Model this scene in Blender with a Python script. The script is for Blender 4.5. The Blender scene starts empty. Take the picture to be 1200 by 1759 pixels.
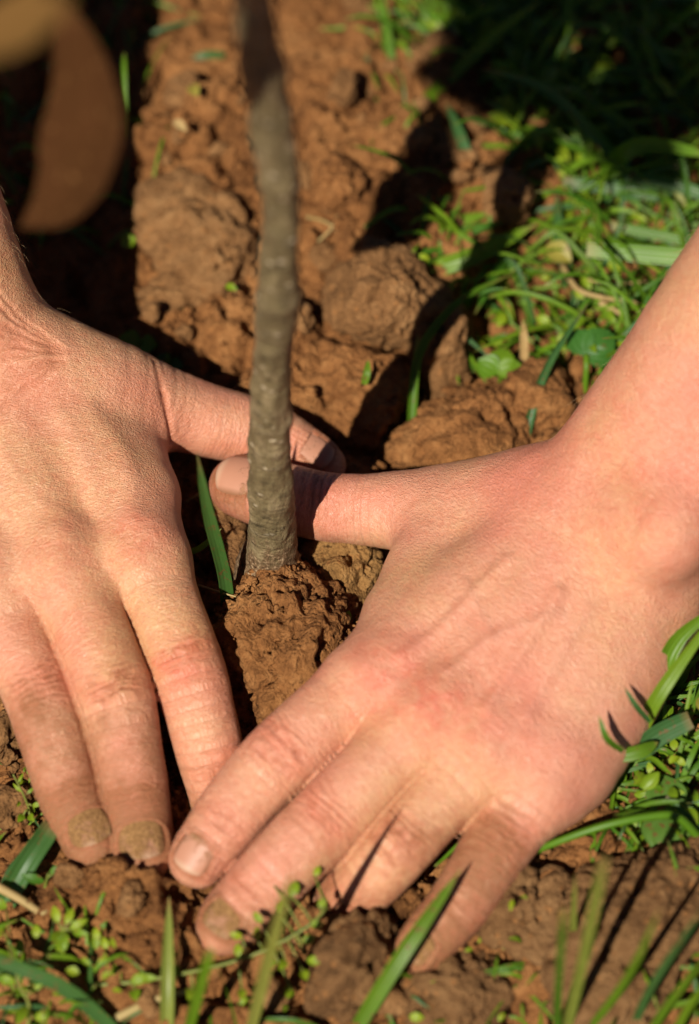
import bpy, math, random
import numpy as np
from mathutils import Vector, Matrix

rng = np.random.default_rng(7)
random.seed(7)
SC = bpy.context.scene
COL = SC.collection
MM = 0.001

# ------------------------------------------------------------------ camera, sky, sun, exposure
PITCH = math.radians(55.0)          # the lens looks down at the hands
DIST = 0.806
cP, sP = math.cos(PITCH), math.sin(PITCH)
FWD = np.array([0.0, cP, -sP])
UPV = np.array([0.0, sP, cP])
RGT = np.array([1.0, 0.0, 0.0])
CAM = -FWD * DIST
QT = 0.36 / 1759.0                  # tangent per photo pixel (100 mm lens, 24x36 upright)

cam = bpy.data.cameras.new('camera')
cam.lens = 100.0
cam.sensor_fit = 'VERTICAL'
cam.sensor_height = 36.0
cam.sensor_width = 24.56
cam.clip_start = 0.02
cam.clip_end = 400.0
cam_o = bpy.data.objects.new('camera', cam)
cam_o.location = CAM
cam_o.rotation_euler = (math.pi / 2 - PITCH, 0, 0)
COL.objects.link(cam_o)
SC.camera = cam_o
cam.dof.use_dof = True
cam.dof.focus_distance = 0.768
cam.dof.aperture_fstop = 5.4

SUN_EL = math.radians(48.0)
SH = np.array([0.45, 0.893])        # direction in which shadows fall on the ground
SH = SH / np.linalg.norm(SH)
SUND = np.array([-SH[0] * math.cos(SUN_EL), -SH[1] * math.cos(SUN_EL), math.sin(SUN_EL)])

world = bpy.data.worlds.new('World')
SC.world = world
world.use_nodes = True
wn = world.node_tree
wn.nodes.clear()
wo = wn.nodes.new('ShaderNodeOutputWorld')
wb = wn.nodes.new('ShaderNodeBackground')
ws = wn.nodes.new('ShaderNodeTexSky')
ws.sky_type = 'NISHITA'
ws.sun_disc = False
ws.altitude = 2500.0
ws.air_density = 0.35
ws.dust_density = 0.2
ws.sun_elevation = SUN_EL
ws.sun_rotation = math.atan2(SUND[0], SUND[1])
wb.inputs['Strength'].default_value = 0.05
wn.links.new(ws.outputs[0], wb.inputs['Color'])
wn.links.new(wb.outputs[0], wo.inputs['Surface'])

sun = bpy.data.lights.new('sun', 'SUN')
sun.energy = 5.0
sun.angle = math.radians(0.55)
sun.color = (1.0, 0.945, 0.83)
sun_o = bpy.data.objects.new('sun', sun)
sun_o.rotation_euler = Vector(SUND).to_track_quat('Z', 'Y').to_euler()
sun_o.location = SUND * 3
COL.objects.link(sun_o)

SC.view_settings.view_transform = 'Standard'
SC.view_settings.look = 'None'
SC.view_settings.gamma = 1.0
SC.view_settings.exposure = 0.42
SC.view_settings.use_curve_mapping = False

# ------------------------------------------------------------------ pixel -> place helpers
def ray(px, py):
    return FWD + (px - 600.0) * QT * RGT + (879.5 - py) * QT * UPV
def P(px, py, z=0.0):               # point of the ray at height z (millimetres)
    r = ray(px, py)
    t = (z * MM - CAM[2]) / r[2]
    return CAM + t * r
def PY(px, py, Y):                  # point of the ray in the upright plane y = Y (metres)
    r = ray(px, py)
    t = (Y - CAM[1]) / r[1]
    return CAM + t * r
def PD(px, py, depth):
    return CAM + ray(px, py) * depth
def topix(p):
    v = np.asarray(p) - CAM
    d = v @ FWD
    return 600 + (v @ RGT) / d / QT, 879.5 - (v @ UPV) / d / QT

# ------------------------------------------------------------------ numpy noise
_perm = np.random.default_rng(3).permutation(256)
_perm = np.concatenate([_perm, _perm, _perm])
_grad = np.random.default_rng(4).normal(size=(256, 3))
_grad /= np.linalg.norm(_grad, axis=1)[:, None]

def pnoise(p):
    p = np.asarray(p, dtype=np.float64)
    i = np.floor(p).astype(np.int64)
    f = p - i
    u = f * f * f * (f * (f * 6 - 15) + 10)
    i &= 255
    out = np.zeros(len(p))
    for dx in (0, 1):
        wx = u[:, 0] if dx else 1 - u[:, 0]
        hx = _perm[i[:, 0] + dx]
        for dy in (0, 1):
            wy = u[:, 1] if dy else 1 - u[:, 1]
            hy = _perm[hx + ((i[:, 1] + dy) & 255)]
            for dz in (0, 1):
                wz = u[:, 2] if dz else 1 - u[:, 2]
                h = _perm[hy + ((i[:, 2] + dz) & 255)]
                g = _grad[h]
                out += wx * wy * wz * (g[:, 0] * (f[:, 0] - dx) + g[:, 1] * (f[:, 1] - dy) + g[:, 2] * (f[:, 2] - dz))
    return out * 1.6

def fbm(p, octaves=4, gain=0.5, lac=2.03):
    a, s, q = 1.0, 0.0, np.array(p, dtype=np.float64)
    for _ in range(octaves):
        s = s + a * pnoise(q)
        q = q * lac + 17.3
        a *= gain
    return s

_cj = np.random.default_rng(5).random((4096, 8))
def _chash(i):
    h = (i[:, 0] * 73856093) ^ (i[:, 1] * 19349663) ^ (i[:, 2] * 83492791)
    return (h ^ (h >> 13)) & 4095

def worley(p, dims=3, jitter=0.9):
    """F1, F2, offset to the nearest cell point and a random row of that cell"""
    p = np.asarray(p, dtype=np.float64)
    b = np.floor(p).astype(np.int64)
    n = len(p)
    f1 = np.full(n, 9.0); f2 = np.full(n, 9.0)
    off = np.zeros((n, 3)); hid = np.zeros(n, dtype=np.int64)
    zr = (-1, 0, 1) if dims == 3 else (0,)
    for dx in (-1, 0, 1):
        for dy in (-1, 0, 1):
            for dz in zr:
                c = b + np.array([dx, dy, dz])
                h = _chash(c)
                q = c + 0.5 + (_cj[h, :3] - 0.5) * jitter
                o = p - q
                if dims == 2:
                    o[:, 2] = 0
                d = np.sqrt((o * o).sum(1))
                m = d < f1
                f2 = np.where(m, f1, np.minimum(f2, d))
                f1 = np.where(m, d, f1)
                off[m] = o[m]; hid[m] = h[m]
    return f1, f2, off, _cj[hid]

def smooth01(x, a, b):
    t = np.clip((x - a) / (b - a), 0, 1)
    return t * t * (3 - 2 * t)

# ------------------------------------------------------------------ mesh helpers
def tag(o, label=None, cat=None, group=None, kind=None):
    if label: o['label'] = label
    if cat: o['category'] = cat
    if group: o['group'] = group
    if kind: o['kind'] = kind
    return o

def mesh_obj(name, verts, faces, mat, parent=None, smooth=True, attrs=None, loc=None):
    me = bpy.data.meshes.new(name)
    verts = np.asarray(verts, dtype=np.float32)
    if isinstance(faces, np.ndarray):
        nf, k = faces.shape
        me.vertices.add(len(verts))
        me.vertices.foreach_set('co', verts.ravel())
        me.loops.add(nf * k)
        me.loops.foreach_set('vertex_index', faces.astype(np.int32).ravel())
        me.polygons.add(nf)
        me.polygons.foreach_set('loop_start', np.arange(0, nf * k, k, dtype=np.int32))
        me.polygons.foreach_set('loop_total', np.full(nf, k, dtype=np.int32))
        me.update(calc_edges=True)
        me.validate()
    else:
        me.from_pydata(verts.tolist(), [], faces)
        me.update()
    if smooth:
        me.polygons.foreach_set('use_smooth', np.ones(len(me.polygons), dtype=bool))
    for an, av in (attrs or {}).items():
        av = np.asarray(av, dtype=np.float32)
        if av.ndim == 1:
            a = me.attributes.new(an, 'FLOAT', 'POINT'); a.data.foreach_set('value', av)
        elif av.shape[1] == 3:
            a = me.attributes.new(an, 'FLOAT_VECTOR', 'POINT'); a.data.foreach_set('vector', av.ravel())
        else:
            a = me.attributes.new(an, 'FLOAT_COLOR', 'POINT'); a.data.foreach_set('color', av.ravel())
    me.materials.append(mat)
    o = bpy.data.objects.new(name, me)
    COL.objects.link(o)
    if loc is not None:
        o.location = loc
    if parent is not None:
        o.parent = parent
    return o

def empty(name, loc):
    o = bpy.data.objects.new(name, None)
    o.empty_display_size = 0.01
    o.location = loc
    COL.objects.link(o)
    return o

def catmull(pts, n):
    pts = np.asarray(pts, dtype=float)
    k = len(pts)
    ext = np.vstack([2 * pts[0] - pts[1], pts, 2 * pts[-1] - pts[-2]])
    out = []
    for u in np.linspace(0, k - 1, n):
        i = min(int(u), k - 2); t = u - i
        p0, p1, p2, p3 = ext[i:i + 4]
        out.append(0.5 * (2 * p1 + (p2 - p0) * t + (2 * p0 - 5 * p1 + 4 * p2 - p3) * t * t + (3 * p1 - p0 - 3 * p2 + p3) * t ** 3))
    return np.array(out)

def tube(path, radii, sides=10, cap=True):
    path = np.asarray(path, float); radii = np.broadcast_to(radii, (len(path),))
    tan = np.gradient(path, axis=0); tan /= np.linalg.norm(tan, axis=1)[:, None]
    ref = np.array([0.3, -0.8, 0.5]); vs = []; fs = []
    for i in range(len(path)):
        a = ref - tan[i] * (ref @ tan[i]); a /= np.linalg.norm(a); b = np.cross(tan[i], a); ref = a
        for j in range(sides):
            w = 2 * math.pi * j / sides
            vs.append(path[i] + radii[i] * (math.cos(w) * a + math.sin(w) * b))
    for i in range(len(path) - 1):
        for j in range(sides):
            j2 = (j + 1) % sides
            fs.append((i * sides + j, i * sides + j2, (i + 1) * sides + j2, (i + 1) * sides + j))
    if cap:
        fs.append(tuple(range(sides))[::-1])
        fs.append(tuple((len(path) - 1) * sides + j for j in range(sides)))
    return np.array(vs), fs

# ------------------------------------------------------------------ materials
class NT:
    def __init__(self, name):
        self.m = bpy.data.materials.new(name)
        self.m.use_nodes = True
        self.t = self.m.node_tree
        self.t.nodes.clear()
        self.out = self.n('ShaderNodeOutputMaterial')
    def n(self, typ, **kw):
        nd = self.t.nodes.new(typ)
        for k, v in kw.items():
            setattr(nd, k, v)
        return nd
    def l(self, a, b):
        self.t.links.new(a, b)
    def val(self, sock, v):
        if hasattr(v, 'links') or isinstance(v, bpy.types.NodeSocket):
            self.l(v, sock)
        else:
            sock.default_value = v
    def mix(self, fac, a, b, blend='MIX'):
        nd = self.n('ShaderNodeMix', data_type='RGBA', blend_type=blend)
        self.val(nd.inputs[0], fac); self.val(nd.inputs[6], a); self.val(nd.inputs[7], b)
        return nd.outputs[2]
    def math(self, op, a, b=0.0, clamp=False):
        nd = self.n('ShaderNodeMath', operation=op, use_clamp=clamp)
        self.val(nd.inputs[0], a); self.val(nd.inputs[1], b)
        return nd.outputs[0]
    def ramp(self, fac, stops):
        nd = self.n('ShaderNodeValToRGB')
        e = nd.color_ramp.elements
        while len(e) < len(stops): e.new(0.5)
        for i, (p, c) in enumerate(stops):
            e[i].position = p; e[i].color = c
        self.val(nd.inputs[0], fac)
        return nd.outputs[0]
    def noise(self, vec, scale, detail=4, rough=0.55, dist=0.0):
        nd = self.n('ShaderNodeTexNoise')
        nd.inputs['Scale'].default_value = scale; nd.inputs['Detail'].default_value = detail
        nd.inputs['Roughness'].default_value = rough; nd.inputs['Distortion'].default_value = dist
        if vec is not None: self.l(vec, nd.inputs['Vector'])
        return nd.outputs[0]
    def voro(self, vec, scale, feature='F1'):
        nd = self.n('ShaderNodeTexVoronoi', feature=feature)
        nd.inputs['Scale'].default_value = scale
        if vec is not None: self.l(vec, nd.inputs['Vector'])
        return nd
    def maprange(self, v, a, b, c=0.0, d=1.0):
        nd = self.n('ShaderNodeMapRange')
        self.val(nd.inputs[0], v)
        for i, x in enumerate((a, b, c, d)): nd.inputs[i + 1].default_value = x
        return nd.outputs[0]
    def bump(self, h, strength, dist, normal=None):
        nd = self.n('ShaderNodeBump')
        nd.inputs['Strength'].default_value = strength; nd.inputs['Distance'].default_value = dist
        self.l(h, nd.inputs['Height'])
        if normal is not None: self.l(normal, nd.inputs['Normal'])
        return nd.outputs[0]
    def princ(self, **kw):
        nd = self.n('ShaderNodeBsdfPrincipled')
        for k, v in kw.items():
            self.val(nd.inputs[k.replace('_', ' ')], v)
        return nd

def C(r, g, b): return (r, g, b, 1.0)

def mat_soil(name, c_dark, c_mid, c_light, pebble=True):
    N = NT(name)
    geo = N.n('ShaderNodeNewGeometry')
    pos = geo.outputs['Position']
    n1 = N.noise(pos, 38, 5, 0.6)
    n2 = N.noise(pos, 260, 6, 0.7)
    n3 = N.noise(pos, 1500, 4, 0.7)
    f = N.math('ADD', N.math('MULTIPLY', n1, 0.5), N.math('MULTIPLY', n2, 0.5))
    col = N.ramp(f, [(0.34, c_dark), (0.5, c_mid), (0.66, c_light)])
    col = N.mix(N.maprange(n3, 0.35, 0.7, 0.0, 0.45), col, N.mix(1.0, col, C(0.62, 0.55, 0.5), 'MULTIPLY'))
    v = N.voro(pos, 420)
    # orange grains and a few pale grits
    gr = N.math('MULTIPLY', N.math('LESS_THAN', v.outputs['Distance'], 0.32),
                N.math('GREATER_THAN', N.noise(v.outputs['Position'], 900, 0), 0.60))
    col = N.mix(N.math('MULTIPLY', gr, 0.5), col, C(0.36, 0.155, 0.05))
    hgt = N.math('ADD', N.math('MULTIPLY', n2, 1.0), N.math('MULTIPLY', n3, 0.45))
    v2 = N.voro(pos, 900)
    hgt = N.math('SUBTRACT', hgt, N.math('MULTIPLY', v2.outputs['Distance'], 0.5))
    nr = N.bump(hgt, 1.0, 0.0016)
    b = N.princ(Base_Color=col, Roughness=0.95, Specular_IOR_Level=0.12, Normal=nr)
    N.l(b.outputs[0], N.out.inputs[0])
    return N.m

M_SOIL = mat_soil('red_brown_soil', C(0.092, 0.036, 0.012), C(0.265, 0.112, 0.037), C(0.43, 0.205, 0.074))
M_CLOD = mat_soil('dry_clod_soil', C(0.115, 0.054, 0.020), C(0.265, 0.130, 0.050), C(0.40, 0.22, 0.092))
M_BROWN = mat_soil('dark_brown_soil', C(0.085, 0.042, 0.017), C(0.20, 0.10, 0.040), C(0.30, 0.165, 0.07))  # darker, duller brown mix for the clods nearest the camera
M_TAN = mat_soil('ochre_clod_soil', C(0.17, 0.085, 0.028), C(0.30, 0.155, 0.052), C(0.38, 0.21, 0.08))

def mat_skin(name, base):
    N = NT(name)
    geo = N.n('ShaderNodeNewGeometry'); pos = geo.outputs['Position']
    a_hc = N.n('ShaderNodeAttribute', attribute_name='hc')
    a_red = N.n('ShaderNodeAttribute', attribute_name='red')
    a_dirt = N.n('ShaderNodeAttribute', attribute_name='dirt')
    a_vein = N.n('ShaderNodeAttribute', attribute_name='vein')
    a_cr = N.n('ShaderNodeAttribute', attribute_name='crease')
    n1 = N.noise(pos, 55, 4, 0.6)
    n2 = N.noise(pos, 420, 4, 0.65)
    col = N.mix(N.maprange(n1, 0.35, 0.68), base, C(base[0] * 1.08, base[1] * 1.14, base[2] * 1.12))
    n0 = N.noise(pos, 26, 3, 0.55)
    col = N.mix(N.maprange(n0, 0.5, 0.66, 0, 0.8), col, C(base[0] * 0.97, base[1] * 1.12, base[2] * 0.90))
    col = N.mix(N.maprange(n0, 0.5, 0.34, 0, 0.8), col, C(base[0] * 1.03, base[1] * 0.76, base[2] * 0.84))
    col = N.mix(N.maprange(n2, 0.42, 0.75, 0, 0.55), col, C(base[0] * 0.97, base[1] * 0.74, base[2] * 0.66))
    rd = N.math('MULTIPLY', a_red.outputs['Fac'], N.maprange(n2, 0.25, 0.7, 0.45, 1.0))
    col = N.mix(rd, col, C(base[0] * 0.98, base[1] * 0.48, base[2] * 0.46))
    col = N.mix(N.math('MULTIPLY', a_vein.outputs['Fac'], 0.35), col, C(base[0] * 0.72, base[1] * 0.74, base[2] * 0.86))
    col = N.mix(N.math('MULTIPLY', a_cr.outputs['Fac'], 0.85), col, C(base[0] * 0.72, base[1] * 0.42, base[2] * 0.34))
    # earth rubbed into the skin: patchy, caught in the lines
    nd = N.noise(pos, 210, 6, 0.75)
    dm = N.math('ADD', a_dirt.outputs['Fac'], N.math('SUBTRACT', nd, 0.5))
    dm = N.maprange(dm, 0.22, 0.80, 0, 0.80)
    dm = N.math('MULTIPLY', dm, N.math('GREATER_THAN', a_dirt.outputs['Fac'], 0.02))
    col = N.mix(dm, col, C(0.205, 0.072, 0.020))
    # fine lines of the skin: crossing sets, stretched across the fingers and the back of the hand
    a_hg = N.n('ShaderNodeAttribute', attribute_name='hg')
    a_fw = N.n('ShaderNodeAttribute', attribute_name='fw')
    def lines(vec):
        tot = None
        for rot, sx, sy, sc, amp in ((0.0, 1.0, 0.16, 0.95, 1.0), (0.62, 1.0, 0.22, 1.25, 0.75), (-0.55, 1.0, 0.22, 1.2, 0.75)):
            r0 = N.n('ShaderNodeMapping'); r0.inputs['Rotation'].default_value = (0, 0, rot)
            N.l(vec, r0.inputs['Vector'])
            m0 = N.n('ShaderNodeMapping'); m0.inputs['Scale'].default_value = (sx, sy, 1.0)
            N.l(r0.outputs[0], m0.inputs['Vector'])
            nz = N.noise(m0.outputs[0], sc, 2, 0.55, 0.3)
            # sharp valleys, rounded crests
            rg = N.math('ABSOLUTE', N.math('SUBTRACT', nz, 0.5))
            rg = N.math('MULTIPLY', N.math('POWER', N.math('MULTIPLY', rg, 4.0, True), 0.6), amp)
            tot = rg if tot is None else N.math('ADD', tot, rg)
        return tot
    lf, lg = lines(a_hc.outputs['Vector']), lines(a_hg.outputs['Vector'])
    mxl = N.n('ShaderNodeMix', data_type='FLOAT')
    N.l(a_fw.outputs['Fac'], mxl.inputs[0]); N.l(lg, mxl.inputs[2]); N.l(lf, mxl.inputs[3])
    ln = mxl.outputs[0]
    v2 = N.voro(pos, 1500, 'DISTANCE_TO_EDGE')
    h = N.math('ADD', ln, N.math('MULTIPLY', N.maprange(v2.outputs['Distance'], 0, 0.2), 0.35))
    h = N.math('ADD', h, N.math('MULTIPLY', N.noise(pos, 800, 3, 0.6), 0.9))
    nr = N.bump(h, 0.60, 0.00030)
    col = N.mix(N.maprange(ln, 0.55, 1.1, 0.36, 0.0), col, C(base[0] * 0.80, base[1] * 0.50, base[2] * 0.42))
    rough = N.math('ADD', 0.40, N.math('MULTIPLY', dm, 0.4))
    b = N.princ(Base_Color=col, Roughness=rough, Specular_IOR_Level=0.5, Normal=nr,
                Subsurface_Weight=0.16, Subsurface_Scale=0.0028)
    b.inputs['Subsurface Radius'].default_value = (1.0, 0.32, 0.16)
    N.l(b.outputs[0], N.out.inputs[0])
    return N.m

M_SKIN_R = mat_skin('tan_skin', C(0.555, 0.275, 0.160))
M_SKIN_L = mat_skin('pink_skin', C(0.555, 0.258, 0.160))

def mat_nail(name, dirt):
    N = NT(name)
    geo = N.n('ShaderNodeNewGeometry'); pos = geo.outputs['Position']
    a = N.n('ShaderNodeAttribute', attribute_name='nv')      # x along the nail, y across
    sep = N.n('ShaderNodeSeparateXYZ'); N.l(a.outputs['Vector'], sep.inputs[0])
    along, across = sep.outputs[0], sep.outputs[1]
    col = N.mix(N.maprange(along, 0.80, 0.93), C(0.40, 0.185, 0.115), C(0.44, 0.26, 0.17))
    nz = N.math('ADD', N.math('MULTIPLY', N.noise(pos, 230, 5, 0.7), 0.8), N.math('MULTIPLY', N.math('SUBTRACT', 0.62, along), 0.22))
    nz2 = N.noise(pos, 1700, 4, 0.7)
    d = N.maprange(N.math('ADD', nz, dirt - 0.5), 0.36, 0.56)
    dc = N.ramp(nz2, [(0.33, C(0.12, 0.05, 0.018)), (0.5, C(0.25, 0.125, 0.042)), (0.68, C(0.38, 0.21, 0.085))])
    edge = N.math('MAXIMUM', N.maprange(N.math('ABSOLUTE', across), 0.74, 0.98, 0, 0.8), N.maprange(along, 0.14, 0.02, 0, 0.7))
    col = N.mix(edge, col, C(0.16, 0.07, 0.026))
    col = N.mix(d, col, dc)
    nr = N.bump(N.math('ADD', N.math('MULTIPLY', nz2, d), N.math('MULTIPLY', nz, d)), 0.8, 0.0007)
    b = N.princ(Base_Color=col, Roughness=N.math('ADD', 0.5, N.math('MULTIPLY', d, 0.4)), Specular_IOR_Level=0.35, Normal=nr)
    N.l(b.outputs[0], N.out.inputs[0])
    return N.m

M_NAIL_D = mat_nail('earth_caked_nail', 0.66)
M_NAIL_M = mat_nail('earthy_nail', 0.46)
M_NAIL_C = mat_nail('clean_nail', 0.36)
M_NAIL_P = mat_nail('half_clean_nail', 0.40)

def mat_leaf(name, c1, c2, c_edge=None, spots=0.0, transl=0.3, rough=0.45, nscale=160, veins=0.22, spec=0.4):
    N = NT(name)
    geo = N.n('ShaderNodeNewGeometry'); pos = geo.outputs['Position']
    oi = N.n('ShaderNodeObjectInfo')
    at = N.n('ShaderNodeAttribute', attribute_name='bl')     # x along the blade, y across, z random
    sep = N.n('ShaderNodeSeparateXYZ'); N.l(at.outputs['Vector'], sep.inputs[0])
    r = N.math('FRACT', N.math('ADD', oi.outputs['Random'], sep.outputs[2]))
    col = N.mix(r, c1, c2)
    nz = N.noise(pos, nscale, 4, 0.6)
    col = N.mix(N.maprange(nz, 0.3, 0.75, 0, 0.7), col, N.mix(1.0, col, C(0.66, 0.72, 0.5), 'MULTIPLY'))
    # parallel veins
    wv = N.n('ShaderNodeMath', operation='SINE')
    N.l(N.math('MULTIPLY', sep.outputs[1], 26.0), wv.inputs[0])
    col = N.mix(N.maprange(wv.outputs[0], 0.2, 1.0, 0, veins), col, N.mix(1.0, col, C(1.5, 1.35, 1.6), 'MULTIPLY'))
    if c_edge is not None:
        e = N.maprange(sep.outputs[0], 0.86, 1.0, 0, 0.85)
        col = N.mix(e, col, c_edge)
    if spots > 0:
        s = N.maprange(N.noise(pos, 420, 3, 0.6), 0.64 - spots * 0.1, 0.70 - spots * 0.1)
        col = N.mix(N.math('MULTIPLY', s, 0.8), col, C(0.16, 0.075, 0.025))
    nr = N.bump(wv.outputs[0], 0.25, 0.0002)
    b = N.princ(Base_Color=col, Roughness=rough, Specular_IOR_Level=spec, Normal=nr)
    tr = N.n('ShaderNodeBsdfTranslucent'); N.l(N.mix(1.0, col, C(1.25, 1.3, 0.6), 'MULTIPLY'), tr.inputs[0])
    mx = N.n('ShaderNodeMixShader'); mx.inputs[0].default_value = transl
    N.l(b.outputs[0], mx.inputs[1]); N.l(tr.outputs[0], mx.inputs[2])
    N.l(mx.outputs[0], N.out.inputs[0])
    return N.m

M_GRASS = mat_leaf('grass_blade', C(0.055, 0.15, 0.010), C(0.115, 0.205, 0.010), C(0.26, 0.19, 0.05), spots=0.25)
M_GRASS_B = mat_leaf('blue_green_blade', C(0.045, 0.12, 0.035), C(0.065, 0.15, 0.028), C(0.2, 0.13, 0.05), spots=0.3)
M_GRASS_L = mat_leaf('fresh_blade', C(0.10, 0.215, 0.010), C(0.155, 0.25, 0.012), C(0.25, 0.22, 0.06))
M_GRASS_Y = mat_leaf('yellow_green_blade', C(0.20, 0.24, 0.04), C(0.27, 0.27, 0.06), C(0.3, 0.2, 0.07))
M_COVER = mat_leaf('small_green_leaf', C(0.15, 0.25, 0.010), C(0.27, 0.34, 0.015), None, spots=0.2)
M_CLOVER = mat_leaf('clover_leaf', C(0.04, 0.135, 0.02), C(0.06, 0.17, 0.025), None, spots=0.15)
M_SPOT = mat_leaf('spotted_leaf', C(0.075, 0.17, 0.025), C(0.10, 0.19, 0.03), None, spots=0.9)
M_STRAW = mat_leaf('dry_straw', C(0.36, 0.22, 0.085), C(0.42, 0.30, 0.13), None, spots=0.3, transl=0.1, rough=0.7)
M_DRY = mat_leaf('dead_brown_leaf', C(0.050, 0.019, 0.006), C(0.06, 0.022, 0.007), None, spots=0.2, transl=0.10, rough=0.9, nscale=60, veins=0.03, spec=0.08)
M_DRYT = mat_leaf('dead_tan_leaf', C(0.13, 0.066, 0.020), C(0.15, 0.075, 0.023), None, transl=0.12, rough=0.9, nscale=60, veins=0.03, spec=0.08)
M_YLEAF = mat_leaf('yellowing_leaf', C(0.30, 0.27, 0.045), C(0.34, 0.26, 0.05), C(0.25, 0.14, 0.03), spots=0.3)

def mat_bark():
    N = NT('sapling_bark')
    tc = N.n('ShaderNodeTexCoord'); pos = tc.outputs['Object']
    mp = N.n('ShaderNodeMapping'); mp.inputs['Scale'].default_value = (1, 1, 0.45); N.l(pos, mp.inputs['Vector'])
    mpr = N.n('ShaderNodeMapping'); mpr.inputs['Scale'].default_value = (0.5, 0.5, 2.6); N.l(pos, mpr.inputs['Vector'])
    n1 = N.noise(mp.outputs[0], 150, 6, 0.72)
    n2 = N.noise(mp.outputs[0], 520, 5, 0.7)
    ring = N.noise(mpr.outputs[0], 170, 3, 0.6)
    col = N.ramp(n1, [(0.3, C(0.075, 0.054, 0.022)), (0.5, C(0.165, 0.122, 0.056)), (0.7, C(0.29, 0.215, 0.115))])
    col = N.mix(N.maprange(n2, 0.48, 0.72, 0, 0.6), col, C(0.075, 0.052, 0.025))
    col = N.mix(N.maprange(ring, 0.60, 0.68, 0, 0.35), col, C(0.26, 0.20, 0.12))
    # lenticels / scurf flecks
    mpf = N.n('ShaderNodeMapping'); mpf.inputs['Scale'].default_value = (0.8, 0.8, 1.5); N.l(pos, mpf.inputs['Vector'])
    v = N.voro(mpf.outputs[0], 360)
    fl = N.math('MULTIPLY', N.math('LESS_THAN', v.outputs['Distance'], 0.26), N.math('GREATER_THAN', N.noise(v.outputs['Position'], 700, 0), 0.57))
    sep = N.n('ShaderNodeSeparateXYZ'); N.l(pos, sep.inputs[0])
    low = N.maprange(N.math('ADD', sep.outputs[2], N.math('MULTIPLY', N.math('SUBTRACT', n1, 0.5), 0.03)), 0.014, 0.042, 1, 0)
    col = N.mix(N.math('MULTIPLY', fl, 0.75), col, C(0.52, 0.42, 0.28))
    dk = N.math('MULTIPLY', N.math('GREATER_THAN', N.noise(v.outputs['Position'], 500, 0), 0.60), N.math('LESS_THAN', v.outputs['Distance'], 0.42))
    col = N.mix(N.math('MULTIPLY', dk, 0.6), col, C(0.055, 0.04, 0.018))
    soil = N.maprange(N.math('ADD', N.math('MULTIPLY', low, 0.6), n2), 0.66, 0.95, 0, 0.95)
    col = N.mix(soil, col, N.ramp(N.noise(pos, 900, 4, 0.7), [(0.36, C(0.07, 0.036, 0.016)), (0.52, C(0.17, 0.095, 0.045)), (0.66, C(0.46, 0.32, 0.19))]))
    nr = N.bump(N.math('ADD', N.math('MULTIPLY', n2, 1.2), N.math('ADD', N.math('MULTIPLY', ring, 0.8), N.math('MULTIPLY', fl, 0.5))), 1.0, 0.0014)
    b = N.princ(Base_Color=col, Roughness=0.72, Specular_IOR_Level=0.3, Normal=nr)
    N.l(b.outputs[0], N.out.inputs[0])
    return N.m
M_BARK = mat_bark()

# ------------------------------------------------------------------ hands as signed-distance bodies
UPD = np.array([0.0, -0.12, 1.0]); UPD /= np.linalg.norm(UPD)     # the way the backs of the hands face

def smin(a, b, k):
    h = np.maximum(k - np.abs(a - b), 0) / k
    return np.minimum(a, b) - h * h * k * 0.25

class Chain:
    """a curved limb: sampled axis with radius, flattened along the dorsal direction"""
    def __init__(self, spec, n=22, kn=1.08, joints=(), up=UPD):
        pts = np.array([list(P(*s[:3])) + [s[3] * MM] if len(s) == 4 else list(s) for s in spec])
        c = catmull(pts, n)
        self.x = c[:, :3]; self.r = c[:, 3]; self.kn = kn
        seg = np.diff(self.x, axis=0); L = np.linalg.norm(seg, axis=1)
        self.L = np.concatenate([[0], np.cumsum(L)])
        self.ax = seg / L[:, None]
        nn = up[None] - self.ax * (self.ax @ up)[:, None]
        self.nn = nn / np.linalg.norm(nn, axis=1)[:, None]
        self.lo = (self.x - self.r[:, None]).min(0); self.hi = (self.x + self.r[:, None]).max(0)
        k = len(pts)
        self.jt = [np.interp(j * (n - 1) / (k - 1), np.arange(n), self.L) for j in joints]
    def dist(self, p, margin=0.016):
        out = np.full(len(p), 0.03)
        m = np.all((p > self.lo - margin) & (p < self.hi + margin), axis=1)
        if m.any():
            out[m] = self._d(p[m])
        return out
    def _d(self, p, full=False):
        best = np.full(len(p), 1.0)
        FR = [np.stack([self.x[i + 1] - self.x[i], self.nn[i]], 1) for i in range(len(self.ax))]
        if full:
            tt = np.zeros(len(p)); ss = np.zeros(len(p)); qq = np.zeros(len(p)); rr = np.ones(len(p))
        for i in range(len(self.ax)):
            a, b = self.x[i], self.x[i + 1]
            ba = b - a; pa = p - a
            L2 = ba @ ba
            q = pa @ FR[i]                       # along, dorsal
            h = np.clip(q[:, 0] / L2, 0, 1)
            rest = q[:, 0] - h * L2
            vn = q[:, 1]
            r = self.r[i] + (self.r[i + 1] - self.r[i]) * h
            perp = np.einsum('ij,ij->i', pa, pa) - q[:, 0] ** 2 / L2 + rest * rest / L2
            d = np.sqrt(np.maximum(perp + (self.kn ** 2 - 1) * vn * vn, 0)) - r
            if full:
                m = d < best
                side = np.cross(self.ax[i], self.nn[i])
                over = np.clip(pa @ self.ax[i] - np.linalg.norm(ba), 0, 1) if i == len(self.ax) - 1 else 0
                tt = np.where(m, self.L[i] + h * (self.L[i + 1] - self.L[i]) + over, tt)
                ss = np.where(m, pa @ side, ss); qq = np.where(m, vn / r, qq); rr = np.where(m, r, rr)
            best = np.minimum(best, d)
        if full:
            return best, tt, ss, qq, rr
        return best

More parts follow.
